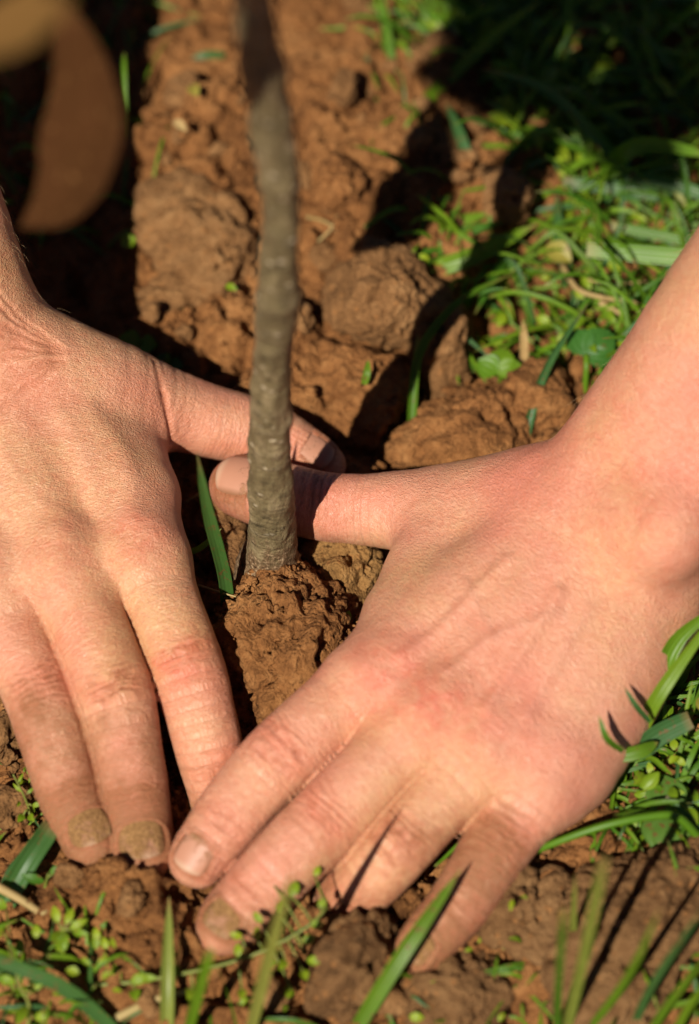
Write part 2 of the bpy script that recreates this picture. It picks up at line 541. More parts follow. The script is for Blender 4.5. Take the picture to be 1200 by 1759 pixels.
class HandModel:
    def __init__(self, palm, fingers, soft):
        self.palm, self.fingers, self.soft = palm, fingers, soft   # soft: (chain, k) ridges merged last
    def sdf(self, p):
        d = None
        for c, k in self.palm:
            e = c.dist(p, 0.022)
            d = e if d is None else smin(d, e, k)
        for c, k in self.soft:
            d = smin(d, c.dist(p), k)
        out = None
        for f, k in self.fingers:
            e = smin(d, f.dist(p), k)
            out = e if out is None else smin(out, e, 0.0010)
        return out
    def grad(self, p, e=0.0004):
        g = np.zeros((len(p), 3)); d = np.zeros(len(p))
        for k in ((1, -1, -1), (-1, -1, 1), (-1, 1, -1), (1, 1, 1)):
            k = np.array(k, float)
            f = self.sdf(p + k * e)
            g += f[:, None] * k; d += f
        return g / np.maximum(np.linalg.norm(g, axis=1), 1e-12)[:, None], d / 4

def surface_net(model, lo, hi, vox=0.001, sub=6):
    cs = vox * sub
    dims = np.ceil((hi - lo) / cs).astype(int)
    ci = np.stack(np.meshgrid(*[np.arange(k) for k in dims], indexing='ij'), -1).reshape(-1, 3)
    cd = model.sdf(lo + (ci + 0.5) * cs)
    act = np.abs(cd) < cs * 1.25
    dense = np.repeat(np.repeat(np.repeat(cd.reshape(dims).astype(np.float32), sub, 0), sub, 1), sub, 2)
    fo = np.stack(np.meshgrid(*[np.arange(sub)] * 3, indexing='ij'), -1).reshape(-1, 3)
    ac = ci[act]
    for s in range(0, len(ac), 4000):
        b = ac[s:s + 4000]
        fi = (b[:, None, :] * sub + fo[None]).reshape(-1, 3)
        dense[fi[:, 0], fi[:, 1], fi[:, 2]] = model.sdf(lo + (fi + 0.5) * vox)
    sg = dense < 0
    cnt = np.zeros(np.array(dense.shape) - 1, dtype=np.uint8)
    for dx in (0, 1):
        for dy in (0, 1):
            for dz in (0, 1):
                cnt += sg[dx:dx + cnt.shape[0], dy:dy + cnt.shape[1], dz:dz + cnt.shape[2]]
    cells = np.argwhere((cnt > 0) & (cnt < 8))
    idx = np.full(cnt.shape, -1, dtype=np.int32)
    idx[cells[:, 0], cells[:, 1], cells[:, 2]] = np.arange(len(cells))
    acc = np.zeros((len(cells), 3)); num = np.zeros(len(cells))
    corners = [(x, y, z) for x in (0, 1) for y in (0, 1) for z in (0, 1)]
    val = {c: dense[cells[:, 0] + c[0], cells[:, 1] + c[1], cells[:, 2] + c[2]] for c in corners}
    for c in corners:
        for a in range(3):
            if c[a] == 0:
                e = list(c); e[a] = 1; e = tuple(e)
                v0, v1 = val[c], val[e]
                m = (v0 < 0) != (v1 < 0)
                t = np.where(m, v0 / np.where(m, v0 - v1, 1), 0)
                q = np.tile(np.array(c, float), (len(cells), 1)); q[:, a] += t
                acc[m] += q[m]; num[m] += 1
    verts = lo + (cells + acc / np.maximum(num, 1)[:, None] + 0.5) * vox
    quads = []
    for a in range(3):
        b, c = (a + 1) % 3, (a + 2) % 3
        s0 = [slice(None)] * 3; s1 = [slice(None)] * 3
        s0[a] = slice(0, -1); s1[a] = slice(1, None)
        x = sg[tuple(s0)] != sg[tuple(s1)]
        e = np.argwhere(x)
        e = e[(e[:, b] > 0) & (e[:, c] > 0) & (e[:, b] < cnt.shape[b]) & (e[:, c] < cnt.shape[c])]
        def cell(db, dc):
            q = e.copy(); q[:, b] += db; q[:, c] += dc
            return idx[q[:, 0], q[:, 1], q[:, 2]]
        q = np.stack([cell(-1, -1), cell(0, -1), cell(0, 0), cell(-1, 0)], 1)
        ins = sg[e[:, 0], e[:, 1], e[:, 2]]
        q[~ins] = q[~ins][:, ::-1]
        quads.append(q)
    quads = np.vstack(quads)
    return verts, quads[(quads >= 0).all(1)]

def subdivide(v, q):
    e = np.stack([q, np.roll(q, -1, 1)], -1).reshape(-1, 2)
    es = np.sort(e, 1)
    key = es[:, 0].astype(np.int64) * len(v) + es[:, 1]
    u, inv = np.unique(key, return_inverse=True)
    ua, ub = u // len(v), u % len(v)
    em = (v[ua] + v[ub]) / 2
    fc = v[q].mean(1)
    ei = len(v) + inv.reshape(-1, 4)
    fi = len(v) + len(em) + np.arange(len(q))
    nq = []
    for j in range(4):
        nq.append(np.stack([q[:, j], ei[:, j], fi, ei[:, (j - 1) % 4]], 1))
    return np.vstack([v, em, fc]), np.vstack(nq)

def build_hand(name, label, skin, palm, fingers, soft, lo, hi, nails, wrinkle_fn=None, red_spots=(), dirt_spots=(), veins=()):
    model = HandModel(palm, [(c, k) for c, k, *_ in fingers], soft)
    v, q = surface_net(model, lo, hi)
    for _ in range(2):
        n, d = model.grad(v)
        v = v - n * np.clip(d, -0.0008, 0.0008)[:, None]
    vn, q = subdivide(np.hstack([v, n]), q)
    v = vn[:, :3]; n = vn[:, 3:] / np.maximum(np.linalg.norm(vn[:, 3:], axis=1), 1e-9)[:, None]
    v = v - n * np.clip(model.sdf(v), -0.0005, 0.0005)[:, None]
    N = len(v)
    best = np.full(N, 9.0); second = np.full(N, 9.0); T = np.zeros(N); S = np.zeros(N); Q = np.zeros(N); R = np.ones(N); F = np.zeros(N, int)
    for i, (c, k, *_) in enumerate(fingers):
        sel = np.flatnonzero(np.all((v > c.lo - 0.012) & (v < c.hi + 0.012), axis=1))
        d, t, s, qq, r = c._d(v[sel], True)
        m = d < best[sel]
        second[sel] = np.where(m, best[sel], np.minimum(second[sel], d))
        sel = sel[m]
        best[sel] = d[m]; T[sel] = t[m]; S[sel] = s[m]; Q[sel] = qq[m]; R[sel] = r[m]; F[sel] = i
    disp = np.zeros(N); red = np.zeros(N); dirt = np.zeros(N); vein = np.zeros(N); crease = np.zeros(N)
    wob = fbm(v / 0.006, 3) ; wob2 = pnoise(v / 0.0022)
    onfing = smooth01(-best, -0.004, -0.0005)
    for i, (c, k, strength, dirtamt) in enumerate(fingers):
        m = F == i
        dors = smooth01(Q[m], 0.15, 0.75) * onfing[m]
        t, s, r = T[m] / MM, S[m] / MM, R[m] / MM
        dd = np.zeros(m.sum()); cr = np.zeros(m.sum())
        rj = np.random.default_rng(50 + i)
        for ji, jt in enumerate(c.jt):
            big = (ji == 0 and len(c.jt) > 1) or len(c.jt) == 1
            offs = np.array([-5.6, -3.9, -2.3, -0.9, 0.6, 2.0, 3.6, 5.3] if big else [-2.2, -0.7, 0.9, 2.4])
            amps = np.array([.18, .34, .50, .58, .58, .50, .36, .20] if big else [.2, .38, .38, .22])
            for o, am in zip(offs + rj.normal(0, 0.25, len(offs)), amps * rj.uniform(0.6, 1.25, len(offs))):
                ctr = jt / MM + o * (1 + 0.010 * s * s * (0.6 if big else 0.2)) + wob[m] * 0.7 + wob2[m] * 0.25
                ln = np.exp(-((t - ctr) / 0.42) ** 2) * np.exp(-(s / (0.72 * r)) ** 4)
                ln *= 0.55 + 0.45 * np.clip(wob2[m] * 1.6 + 0.6, 0, 1)
                dd -= am * strength * ln; cr += am * 1.7 * strength * ln
            if big:   # loose skin pillow over the joint
                dd += 0.35 * np.exp(-((t - jt / MM) / 4.2) ** 2) * np.exp(-(s / (0.55 * r)) ** 2)
            red[m] += (0.55 if big else 0.3) * np.exp(-((t - jt / MM) / 4.5) ** 2) * dors * (0.7 + 0.5 * wob[m])
        disp[m] += 1.25 * dd * dors * MM; crease[m] += cr * dors
        end = c.L[-1] / MM + 7
        dirt[m] += dirtamt * (0.55 * smooth01(t, end - 58, end - 34) + 0.45 * smooth01(t, end - 26, end - 8)) * (0.75 + 0.35 * np.abs(S[m]) / R[m])
        dirt[m] += dirtamt * 0.5 * np.clip(crease[m], 0, 1)
    for (px, py, z, rad, amt) in red_spots:
        d = np.linalg.norm((v - P(px, py, z)) / np.array([1, 1, 1.6]), axis=1) / (rad * MM)
        red += amt * np.exp(-d * d) * (0.75 + 0.5 * wob)
    for (px, py, z, rad, amt) in dirt_spots:
        d = np.linalg.norm(v - P(px, py, z), axis=1) / (rad * MM)
        dirt += amt * np.exp(-d * d)
    for path, w, hgt, colr in veins:
        c = catmull(np.array([P(*a) for a in path]), 24)
        dmin = np.full(N, 1.0)
        for a, b in zip(c[:-1], c[1:]):
            ba = (b - a)[:2]; pa = v[:, :2] - a[:2]
            h = np.clip(pa @ ba / (ba @ ba), 0, 1)
            dmin = np.minimum(dmin, np.linalg.norm(pa - h[:, None] * ba, axis=1))
        g = np.exp(-(dmin / (w * MM)) ** 2) * (n[:, 2] > 0.2)
        disp += g * hgt * MM; vein += g * colr
    # broad softness of real skin
    disp += (0.32 * fbm(v / 0.017, 2) + 0.10 * pnoise(v / 0.005)) * MM
    if wrinkle_fn is not None:
        dd, cr = wrinkle_fn(v, n, wob, wob2)
        disp += dd; crease += cr
    # the fold where two fingers lie against each other
    fold_ = np.exp(-((second - best) / 0.0009) ** 2) * (best < 0.0025)
    beyond = np.zeros(N)
    for i, (c, k, *_) in enumerate(fingers[:4]):
        m = F == i
        beyond[m] = smooth01(T[m], c.jt[0] - 0.034, c.jt[0] - 0.020)
    disp -= 0.0006 * fold_ * beyond
    # nail beds: a groove round each nail
    nail_geo = []
    for (fi, t0, t1, hw, mat, lift) in nails:
        c = fingers[fi][0]
        end = c.L[-1] / MM
        m = F == fi
        t, s = T[m] / MM, S[m] / MM
        u = (t - end - (t0 + t1) / 2) / ((t1 - t0) / 2); w = s / hw
        e = (np.abs(u) ** 3 + np.abs(w) ** 3) ** (1 / 3)
        top = smooth01(Q[m], -0.1, 0.35)
        disp[m] += top * (-0.45 * (1 - smooth01(e, 0.86, 1.0)) + 0.38 * np.exp(-((e - 1.16) / 0.10) ** 2) * (u < 0.75)) * MM
        crease[m] += 0.9 * top * np.exp(-((e - 1.0) / 0.07) ** 2)
        dirt[m] += 0.35 * top * np.exp(-((e - 1.05) / 0.16) ** 2)
        nail_geo.append((c, end, t0, t1, hw, mat, lift))
    v2 = v + n * disp[:, None]
    hc = np.stack([T / MM, S / MM, F * 7.3], 1)
    mc = fingers[1][0]
    o0 = mc.x[0]; e1 = mc.x[6] - mc.x[0]; e1 = e1 / np.linalg.norm(e1); e2 = np.cross(e1, UPD); e2 /= np.linalg.norm(e2)
    hg = np.stack([(v - o0) @ e1, (v - o0) @ e2, (v - o0) @ np.cross(e1, e2)], 1) / MM
    fw = np.zeros(N)
    for i, (c, k, *_) in enumerate(fingers):
        t_on = (c.jt[0] / MM - (26 if i != 4 else 20))
        m = F == i
        fw[m] = smooth01(T[m] / MM, t_on - 6, t_on + 8)
    fw *= onfing
    base = v[:, :].mean(0) * [1, 1, 0]
    ob = mesh_obj(name, v2 - base, q, skin, attrs={'hc': hc, 'red': np.clip(red, 0, 1), 'dirt': np.clip(dirt, 0, 1.2),
                  'hg': hg, 'fw': fw, 'vein': np.clip(vein, 0, 1), 'crease': np.clip(crease, 0, 1)}, loc=base)
    tag(ob, label, 'hand')
    for (c, end, t0, t1, hw, mat, lift) in nail_geo:
        nu, nw = 14, 13
        vs, nv = [], []
        iu = np.linspace(-1, 1, nu); iw = np.linspace(-1, 1, nw)
        tip = c.x[-1]; ax = c.ax[-1]; nn = c.nn[-1]; sd = np.cross(ax, nn)
        pts = []; uv = []
        for a in iu:
            for b in iw:
                # square -> rounded plate
                x = a * math.sqrt(1 - b * b * 0.42) ; y = b * math.sqrt(1 - a * a * 0.34)
                pts.append((x, y)); uv.append(((x + 1) / 2, y, 0))
        pts = np.array(pts)
        tl = (t0 + t1) / 2 + pts[:, 0] * (t1 - t0) / 2
        st = tip + ax * (tl * MM)[:, None] + sd * (pts[:, 1] * hw * MM)[:, None] + nn * 0.014
        lo_, hi_ = np.zeros(len(st)), np.full(len(st), 0.022)
        for _ in range(22):
            mid = (lo_ + hi_) / 2
            inside = model.sdf(st - nn * mid[:, None]) < 0
            hi_ = np.where(inside, mid, hi_); lo_ = np.where(inside, lo_, mid)
        surf = st - nn * lo_[:, None]
        # nails are flatter along their length than the finger end
        hh = ((surf - tip) @ nn)
        grid = hh.reshape(nu, nw)
        lin = np.linspace(0, 1, nu)[:, None]
        straight = grid[2][None] * (1 - lin) + (grid[2] + (grid[-4] - grid[2]) * 1.15)[None] * lin
        newh = 0.35 * grid + 0.65 * straight
        newh = np.maximum(newh, grid - 0.0006)
        edge = np.maximum(np.abs(pts[:, 0]), np.abs(pts[:, 1])).reshape(nu, nw)
        off = lift * MM - 0.0005 * smooth01(edge, 0.90, 1.0) * (pts[:, 0].reshape(nu, nw) < 0.9)
        newh = newh + off
        surf = surf + nn * (newh.ravel() - hh)[:, None]
        bot = surf - nn * 0.0009
        vs = np.vstack([surf, bot]) - base
        fs = []
        K = nu * nw
        for i in range(nu - 1):
            for j in range(nw - 1):
                a0 = i * nw + j
                fs.append((a0, a0 + nw, a0 + nw + 1, a0 + 1))
        rim = [j for j in range(nw)] + [i * nw + nw - 1 for i in range(1, nu)] + [(nu - 1) * nw + j for j in range(nw - 2, -1, -1)] + [i * nw for i in range(nu - 2, 0, -1)]
        for a, b in zip(rim, rim[1:] + rim[:1]):
            fs.append((a, b, b + K, a + K))
        mesh_obj('fingernail', vs, fs, mat, parent=ob, attrs={'nv': np.array(uv + uv)})
    return ob, model

def forearm_pts(p0, d, spec):
    d = np.array(d, float); d /= np.linalg.norm(d)
    return [list(p0 + d * s * MM) + [r * MM] for s, r in spec]

def RC(spec, **kw):
    """chain from a mix of pixel specs and ready (x, y, z, r) rows"""
    rows = [list(P(*s[:3])) + [s[3] * MM] if s[0] > 3 or s[0] < -3 else list(s) for s in spec]
    pts = np.array(rows)
    c = Chain.__new__(Chain)
    n = kw.get('n', 22)
    cc = catmull(pts, n)
    Chain.__init__(c, [(0, 0, 0, 1), (100, 0, 0, 1)], n=3)
    c.x = cc[:, :3]; c.r = cc[:, 3]; c.kn = kw.get('kn', 1.08)
    seg = np.diff(c.x, axis=0); L = np.linalg.norm(seg, axis=1)
    c.L = np.concatenate([[0], np.cumsum(L)]); c.ax = seg / L[:, None]
    up = kw.get('up', UPD)
    nn = up[None] - c.ax * (c.ax @ up)[:, None]; c.nn = nn / np.linalg.norm(nn, axis=1)[:, None]
    c.lo = (c.x - c.r[:, None]).min(0); c.hi = (c.x + c.r[:, None]).max(0)
    c.jt = [np.interp(j * (n - 1) / (len(pts) - 1), np.arange(n), c.L) for j in kw.get('joints', ())]
    return c

HANDS = []       # (chain) list used to keep the soil below the backs of the hands

def right_hand():
    idx = Chain([(70, 690, 37, 12.5), (160, 815, 33, 12), (232, 935, 28, 11.8), (277, 1040, 27, 10.5), (318, 1142, 24, 10.1), (345, 1230, 18, 9.4), (361, 1298, 11.5, 8.9), (374, 1365, 3, 7.8)], joints=(4, 6), n=26)
    mid = Chain([(-20, 700, 39, 12.5), (40, 830, 35, 12), (92, 955, 30, 11.8), (150, 1080, 28.5, 10.7), (197, 1195, 25, 10.2), (219, 1290, 19.5, 9.1), (232, 1370, 15, 8.7), (243, 1440, 11, 8.4), (246, 1468, 10, 8.0)], joints=(4, 6), n=26)
    rin = Chain([(-95, 710, 37, 12), (-65, 850, 33, 12), (-35, 985, 28, 11.3), (20, 1090, 26.5, 10), (67, 1190, 23, 9.7), (99, 1290, 18, 9.0), (122, 1365, 13.5, 8.6), (151, 1428, 10, 8.0), (159, 1446, 9.5, 7.5)], joints=(4, 6), n=26)
    pin = Chain([(-150, 730, 33, 11), (-148, 890, 29, 11), (-145, 1040, 23, 10.2), (-135, 1130, 20, 8.8), (-128, 1200, 16, 8.4), (-120, 1270, 11, 7.6), (-115, 1320, 8, 6.8)], joints=(4, 5), n=26)
    thb = Chain([(60, 640, 40, 15), (170, 668, 33, 15), (285, 702, 24, 11.6), (370, 725, 18.5, 10.2), (452, 746, 14, 9.5), (515, 776, 11, 8.0), (556, 800, 9, 6.2)], joints=(4,), n=26, kn=1.02)
    fd = np.array([-0.36, 0.56, 0.72]); fd /= np.linalg.norm(fd)
    up_f = np.array([0.2, -0.77, 0.6])
    w1 = P(-22, 606, 43); w2 = P(-140, 640, 40)
    fa = RC(forearm_pts(w1, fd, [(-12, 16), (0, 18), (25, 19.5), (60, 22.5), (110, 27), (170, 33), (230, 34)]), n=22, kn=1.05, up=up_f)
    fb = RC(forearm_pts(w2, fd, [(-12, 15), (0, 17), (25, 18.5), (60, 21), (110, 25), (170, 30), (230, 32)]), n=22, kn=1.05, up=up_f)
    pad = Chain([(70, 660, 32, 16), (180, 750, 27, 13), (232, 850, 26, 11)], n=10)      # muscle between thumb and index
    heel = Chain([(-110, 760, 26, 17), (-130, 950, 22, 13)], n=8)
    mid_p = Chain([(0, 760, 29, 14), (20, 900, 26, 13)], n=8)
    web = [Chain([(140, 960, 25, 9), (205, 1025, 23, 8)], n=6), Chain([(20, 980, 25, 9), (82, 1055, 23, 8)], n=6), Chain([(-90, 1000, 23, 9), (-40, 1080, 21, 8)], n=6)]
    palm = [(fa, .01), (fb, .022)]
    for c, k3 in ((idx, 8), (mid, 9), (rin, 9), (pin, 7)):
        cut = int(round(2.25 * 25 / (k3 - 1))) + 1
        m = Chain.__new__(Chain); m.__dict__.update(c.__dict__)
        m.x = c.x[:cut]; m.r = c.r[:cut]; m.ax = c.ax[:cut - 1]; m.nn = c.nn[:cut - 1]; m.L = c.L[:cut]
        m.lo = (m.x - m.r[:, None]).min(0); m.hi = (m.x + m.r[:, None]).max(0)
        palm.append((m, .011))
    palm += [(pad, .013), (heel, .014), (mid_p, .012)] + [(w, .008) for w in web]
    soft = [(Chain([(238, 928, 35.5, 6.0), (226, 950, 35.0, 6.0)], n=4), .009),
            (Chain([(97, 945, 37.5, 6.2), (92, 972, 37.0, 6.0)], n=4), .009),
            (Chain([(-32, 975, 35, 6.0), (-30, 1000, 34.5, 5.6)], n=4), .009)]
    def wr(v, n, wob, wob2):
        piv = P(128, 585, 58)
        d = v - piv
        rr = np.hypot(d[:, 0], d[:, 1]) / MM
        an = np.degrees(np.arctan2(d[:, 1], -d[:, 0]))          # fan of folds opening towards the little finger side
        dd = np.zeros(len(v)); cr = np.zeros(len(v))
        rj = np.random.default_rng(9)
        for a0 in np.arange(-46, 22, 5.2):
            a0 = a0 + rj.normal(0, 1.3)
            wdt = 0.55 + rr * 0.010
            off = (an - a0 - wob * 3.2) * math.pi / 180 * rr
            ln = np.exp(-(off / wdt) ** 2) * smooth01(rr, 2, 7) * (1 - smooth01(rr, 24, 46)) * (n[:, 2] > -0.1) * (d[:, 0] < 0.004)
            am = rj.uniform(0.2, 0.6)
            dd -= am * ln; cr += am * 0.75 * ln
        # creases in the thumb web
        for k, (px0, py0, px1, py1) in enumerate([(268, 640, 300, 775), (285, 690, 302, 800)]):
            a, b = P(px0, py0, 33), P(px1, py1, 28)
            ba = (b - a)[:2]; pa = v[:, :2] - a[:2]
            h = np.clip(pa @ ba / (ba @ ba), 0, 1)
            q = np.linalg.norm(pa - h[:, None] * ba, axis=1) / MM + wob * 0.3
            ln = np.exp(-(q / 0.8) ** 2) * (n[:, 2] > 0.0)
            dd -= 0.45 * ln; cr += 0.3 * ln
        return dd * MM, np.clip(cr, 0, 0.6)
    allp = np.vstack([c.x for c, _ in palm] + [c.x for c in (idx, mid, rin, pin, thb)])
    fingers = [(idx, .006, 1.0, 0.34), (mid, .006, 1.0, 1.0), (rin, .006, 1.0, 1.15), (pin, .006, 1.0, 0.5), (thb, .010, 0.8, 0.3)]
    nails = [(0, -3.0, 7.0, 6.2, M_NAIL_D, 0.15), (1, -7.5, 3.4, 6.0, M_NAIL_D, 0.15), (2, -7.0, 3.6, 5.6, M_NAIL_D, 0.15), (3, -4, 4.4, 4.6, M_NAIL_M, 0.1), (4, -9, 1.5, 4.6, M_NAIL_C, 0.1)]
    HANDS.extend([idx, mid, rin, pin, thb, fa, fb, pad, heel])
    return build_hand('hand', 'bare right hand pressing soil, its thumb reaching behind the stem under the other thumb', M_SKIN_R, palm, fingers, soft,
                      np.minimum(allp.min(0) - 0.028, 1), allp.max(0) + 0.04, nails, wr,
                      red_spots=[(230, 935, 38, 8, .85), (95, 950, 40, 10, .55), (312, 1135, 33, 8, .6), (150, 1075, 38, 11, .4), (180, 800, 45, 22, .2), (60, 1080, 36, 10, .3), (20, 560, 70, 20, .35), (290, 1140, 34, 8, .3)],
                      dirt_spots=[(232, 1375, 23, 8, .25), (55, 1215, 30, 6, .45), (178, 1232, 33, 4, .35), (130, 1395, 20, 10, .2)],
                      veins=[([(100, 700, 50), (150, 800, 46), (175, 900, 42)], 2.2, 0.22, .2), ([(0, 760, 50), (60, 850, 46), (150, 900, 42)], 2.0, 0.2, .2), ([(160, 700, 46), (220, 800, 42), (225, 900, 40)], 3.0, 0.4, 0.0)])

def left_hand():
    idx = Chain([(985, 900, 39, 13), (822, 1025, 34, 12.5), (668, 1148, 28, 11.8), (572, 1222, 27, 10.4), (486, 1297, 24.5, 10.1), (427, 1360, 20, 9.4), (386, 1411, 17, 9.0), (352, 1458, 13.5, 8.4), (341, 1474, 12.5, 7.7)], joints=(4, 6), n=26)
    mid = Chain([(1020, 925, 40, 13), (890, 1072, 35, 12.5), (758, 1215, 29, 11.8), (654, 1316, 26.5, 10.2), (560, 1410, 22, 10.0), (485, 1485, 17.5, 9.5), (437, 1535, 13, 9.0), (398, 1578, 9.5, 8.3), (386, 1592, 9, 7.6)], joints=(4, 6), n=26)
    rin = Chain([(1055, 955, 39, 12.5), (955, 1115, 33, 12.3), (852, 1272, 27, 11.3), (766, 1363, 24.5, 9.4), (693, 1443, 20.5, 9.0), (642, 1498, 14, 9.0), (607, 1532, 8, 8.4), (582, 1558, 2, 7.4)], joints=(4, 6), n=26)
    pin = Chain([(1085, 995, 35, 12), (1010, 1165, 29, 12), (932, 1328, 22.5, 11.2), (898, 1384, 21, 10.1), (861, 1440, 18.5, 9.4), (815, 1513, 15.5, 8.4), (780, 1566, 13, 7.9), (734, 1616, 10.5, 7.2), (721, 1631, 9.5, 6.5)], joints=(4, 6), n=26)
    thb = Chain([(930, 862, 36, 13.5), (830, 866, 29, 12.8), (700, 876, 22.5, 11.2), (620, 875, 19.5, 9.9), (545, 868, 18, 9.7), (455, 847, 17, 9.6), (413, 836, 16, 8.8)], joints=(4,), n=26, kn=1.04)
    fd = np.array([0.60, 0.49, 0.68]); fd /= np.linalg.norm(fd)
    up_f = np.array([-0.3, -0.75, 0.6])
    w1 = P(1012, 866, 42); w2 = P(1128, 936, 40)
    fa = RC(forearm_pts(w1, fd, [(-14, 15.5), (0, 17.5), (25, 18), (60, 20.5), (110, 25), (170, 31), (230, 33)]), n=22, kn=1.05, up=up_f)
    fb = RC(forearm_pts(w2, fd, [(-14, 14.5), (0, 16.5), (25, 17.5), (60, 19.5), (110, 24), (170, 29), (230, 31)]), n=22, kn=1.05, up=up_f)
    pad = Chain([(900, 890, 32, 14), (770, 940, 27, 12), (700, 1060, 25, 11)], n=10)
    heel = Chain([(1085, 1050, 26, 15.5), (1040, 1180, 22, 14.5), (975, 1300, 20, 12.5)], n=10)
    mid_p = Chain([(960, 1020, 28, 14), (840, 1150, 26, 13)], n=8)
    web = [Chain([(700, 1190, 25, 9), (638, 1245, 23, 8)], n=6), Chain([(800, 1250, 25, 9), (742, 1310, 23, 8)], n=6), Chain([(890, 1298, 23, 9), (850, 1345, 20, 7.5)], n=6)]
    palm = [(fa, .01), (fb, .022)]
    for c, k3 in ((idx, 9), (mid, 9), (rin, 8), (pin, 9)):
        cut = int(round(2.25 * 25 / (k3 - 1))) + 1
        m = Chain.__new__(Chain); m.__dict__.update(c.__dict__)
        m.x = c.x[:cut]; m.r = c.r[:cut]; m.ax = c.ax[:cut - 1]; m.nn = c.nn[:cut - 1]; m.L = c.L[:cut]
        m.lo = (m.x - m.r[:, None]).min(0); m.hi = (m.x + m.r[:, None]).max(0)
        palm.append((m, .011))
    palm += [(pad, .013), (heel, .014), (mid_p, .012)] + [(w, .008) for w in web]
    soft = [(Chain([(668, 1142, 35.5, 5.8), (650, 1160, 35, 5.8)], n=4), .009),
            (Chain([(758, 1208, 36.5, 6.0), (735, 1230, 36, 5.8)], n=4), .009),
            (Chain([(855, 1262, 34, 5.6), (835, 1285, 33.5, 5.4)], n=4), .009),
            (Chain([(938, 1305, 30, 5.6), (925, 1330, 29, 5.2)], n=4), .010),
            (Chain([(1112, 900, 56, 10), (1140, 915, 57.5, 11)], n=4), .012)]         # ulna head
    def wr(v, n, wob, wob2):
        dd = np.zeros(len(v)); cr = np.zeros(len(v))
        rj = np.random.default_rng(12)
        # soft folds where the wrist bends back
        a, b = P(900, 830, 55), P(1180, 1030, 50)
        ba = (b - a)[:2]; L = np.linalg.norm(ba); e = ba / L; nrm = np.array([e[1], -e[0]])
        pa = v[:, :2] - a[:2]
        al = pa @ e / L; q = pa @ nrm / MM
        for o in np.arange(-16, 10, 3.3):
            o = o + rj.normal(0, 0.7)
            ln = np.exp(-((q - o - wob * 1.4) / 0.75) ** 2) * np.exp(-((al - 0.42) / 0.42) ** 4) * (n[:, 2] > 0)
            am = rj.uniform(0.03, 0.13)
            dd -= am * ln; cr += am * 0.6 * ln
        return dd * MM, np.clip(cr, 0, 0.5)
    allp = np.vstack([c.x for c, _ in palm] + [c.x for c in (idx, mid, rin, pin, thb)])
    fingers = [(idx, .006, 0.95, 0.34), (mid, .006, 1.0, 0.6), (rin, .006, 1.0, 0.62), (pin, .006, 1.0, 1.05), (thb, .010, 0.8, 0.55)]
    nails = [(0, -5.0, 5.0, 5.2, M_NAIL_P, 0.2), (1, -5.5, 4.6, 5.4, M_NAIL_D, 0.2), (2, -4, 5, 5.4, M_NAIL_M, 0.1), (3, -4.5, 4.0, 4.4, M_NAIL_D, 0.05), (4, -7.5, 5.2, 6.6, M_NAIL_C, 0.15)]
    HANDS.extend([idx, mid, rin, pin, thb, fa, fb, pad, heel])
    return build_hand('hand', 'bare left hand pressing soil, thumb tip and its clean nail showing beside the stem', M_SKIN_L, palm, fingers, soft,
                      allp.min(0) - 0.028, allp.max(0) + 0.04, nails, wr,
                      red_spots=[(655, 1150, 38, 10, .8), (748, 1218, 40, 11, .85), (860, 1262, 38, 10, .45), (600, 1230, 36, 9, .3), (930, 720, 80, 26, .35), (1060, 700, 110, 40, .3), (1120, 900, 60, 14, .35), (840, 1160, 44, 20, .2), (560, 1415, 33, 8, .25), (620, 1560, 14, 10, .4)],
                      dirt_spots=[(855, 1435, 27, 8, .4), (815, 1500, 22, 7, .35), (735, 1440, 28, 6, .3)],
                      veins=[([(960, 1010, 52), (900, 1105, 48), (835, 1215, 42)], 1.9, 1.0, .1), ([(960, 1040, 52), (845, 1092, 47), (770, 1150, 44)], 1.6, 0.6, .4),
                             ([(870, 960, 50), (770, 1060, 46), (690, 1130, 42)], 2.0, 0.9, .05), ([(1010, 1030, 52), (960, 1120, 46), (905, 1230, 40)], 2.0, 0.6, .25),
                             ([(845, 1092, 47), (830, 1060, 48), (800, 1000, 47)], 1.4, 0.35, .25)])

hand_r, model_r = right_hand()
hand_l, model_l = left_hand()

def arm_hair(ob, direction, box, n, seed):
    """fine fair hairs on the wrist and forearm that the picture shows"""
    r_ = np.random.default_rng(seed)
    me = ob.data
    co = np.zeros(len(me.vertices) * 3); me.vertices.foreach_get('co', co); co = co.reshape(-1, 3)
    no = np.zeros(len(me.vertices) * 3); me.vertices.foreach_get('normal', no); no = no.reshape(-1, 3)
    w = co + np.array(ob.location)
    d = w - CAM; dp = d @ FWD
    px = 600 + (d @ RGT) / dp / QT; py = 879.5 - (d @ UPV) / dp / QT
    c = np.flatnonzero((px > box[0]) & (px < box[1]) & (py > box[2]) & (py < box[3]) & (no @ -FWD > -0.35))
    V, F = [], []
    direction = np.asarray(direction, float) / np.linalg.norm(direction)
    for i in r_.choice(c, n):
        p, m = co[i], no[i]
        t = direction - m * (direction @ m); t /= np.linalg.norm(t)
        t = t + r_.normal(0, 0.25, 3); L = r_.uniform(2.0, 5.0) * MM
        path = np.array([p - m * 0.0002, p + m * L * 0.16 + t * L * 0.5, p + m * L * 0.22 + t * L])
        v, f = tube(catmull(path, 6), np.linspace(0.028, 0.012, 6) * MM, 3, False)
        k = sum(len(x) for x in V) if not V else cnt
        F.extend([tuple(a + k for a in q) for q in f]); V.append(v); cnt = k + len(v)
    N = NT('fair_hair'); b = N.princ(Base_Color=C(0.5, 0.33, 0.18), Roughness=0.9, Specular_IOR_Level=0.1); N.l(b.outputs[0], N.out.inputs[0])
    mesh_obj('arm_hair', np.vstack(V), F, N.m, parent=ob)
arm_hair(hand_r, (0.5, -0.5, -0.6), (-30, 130, 240, 600), 110, 1)
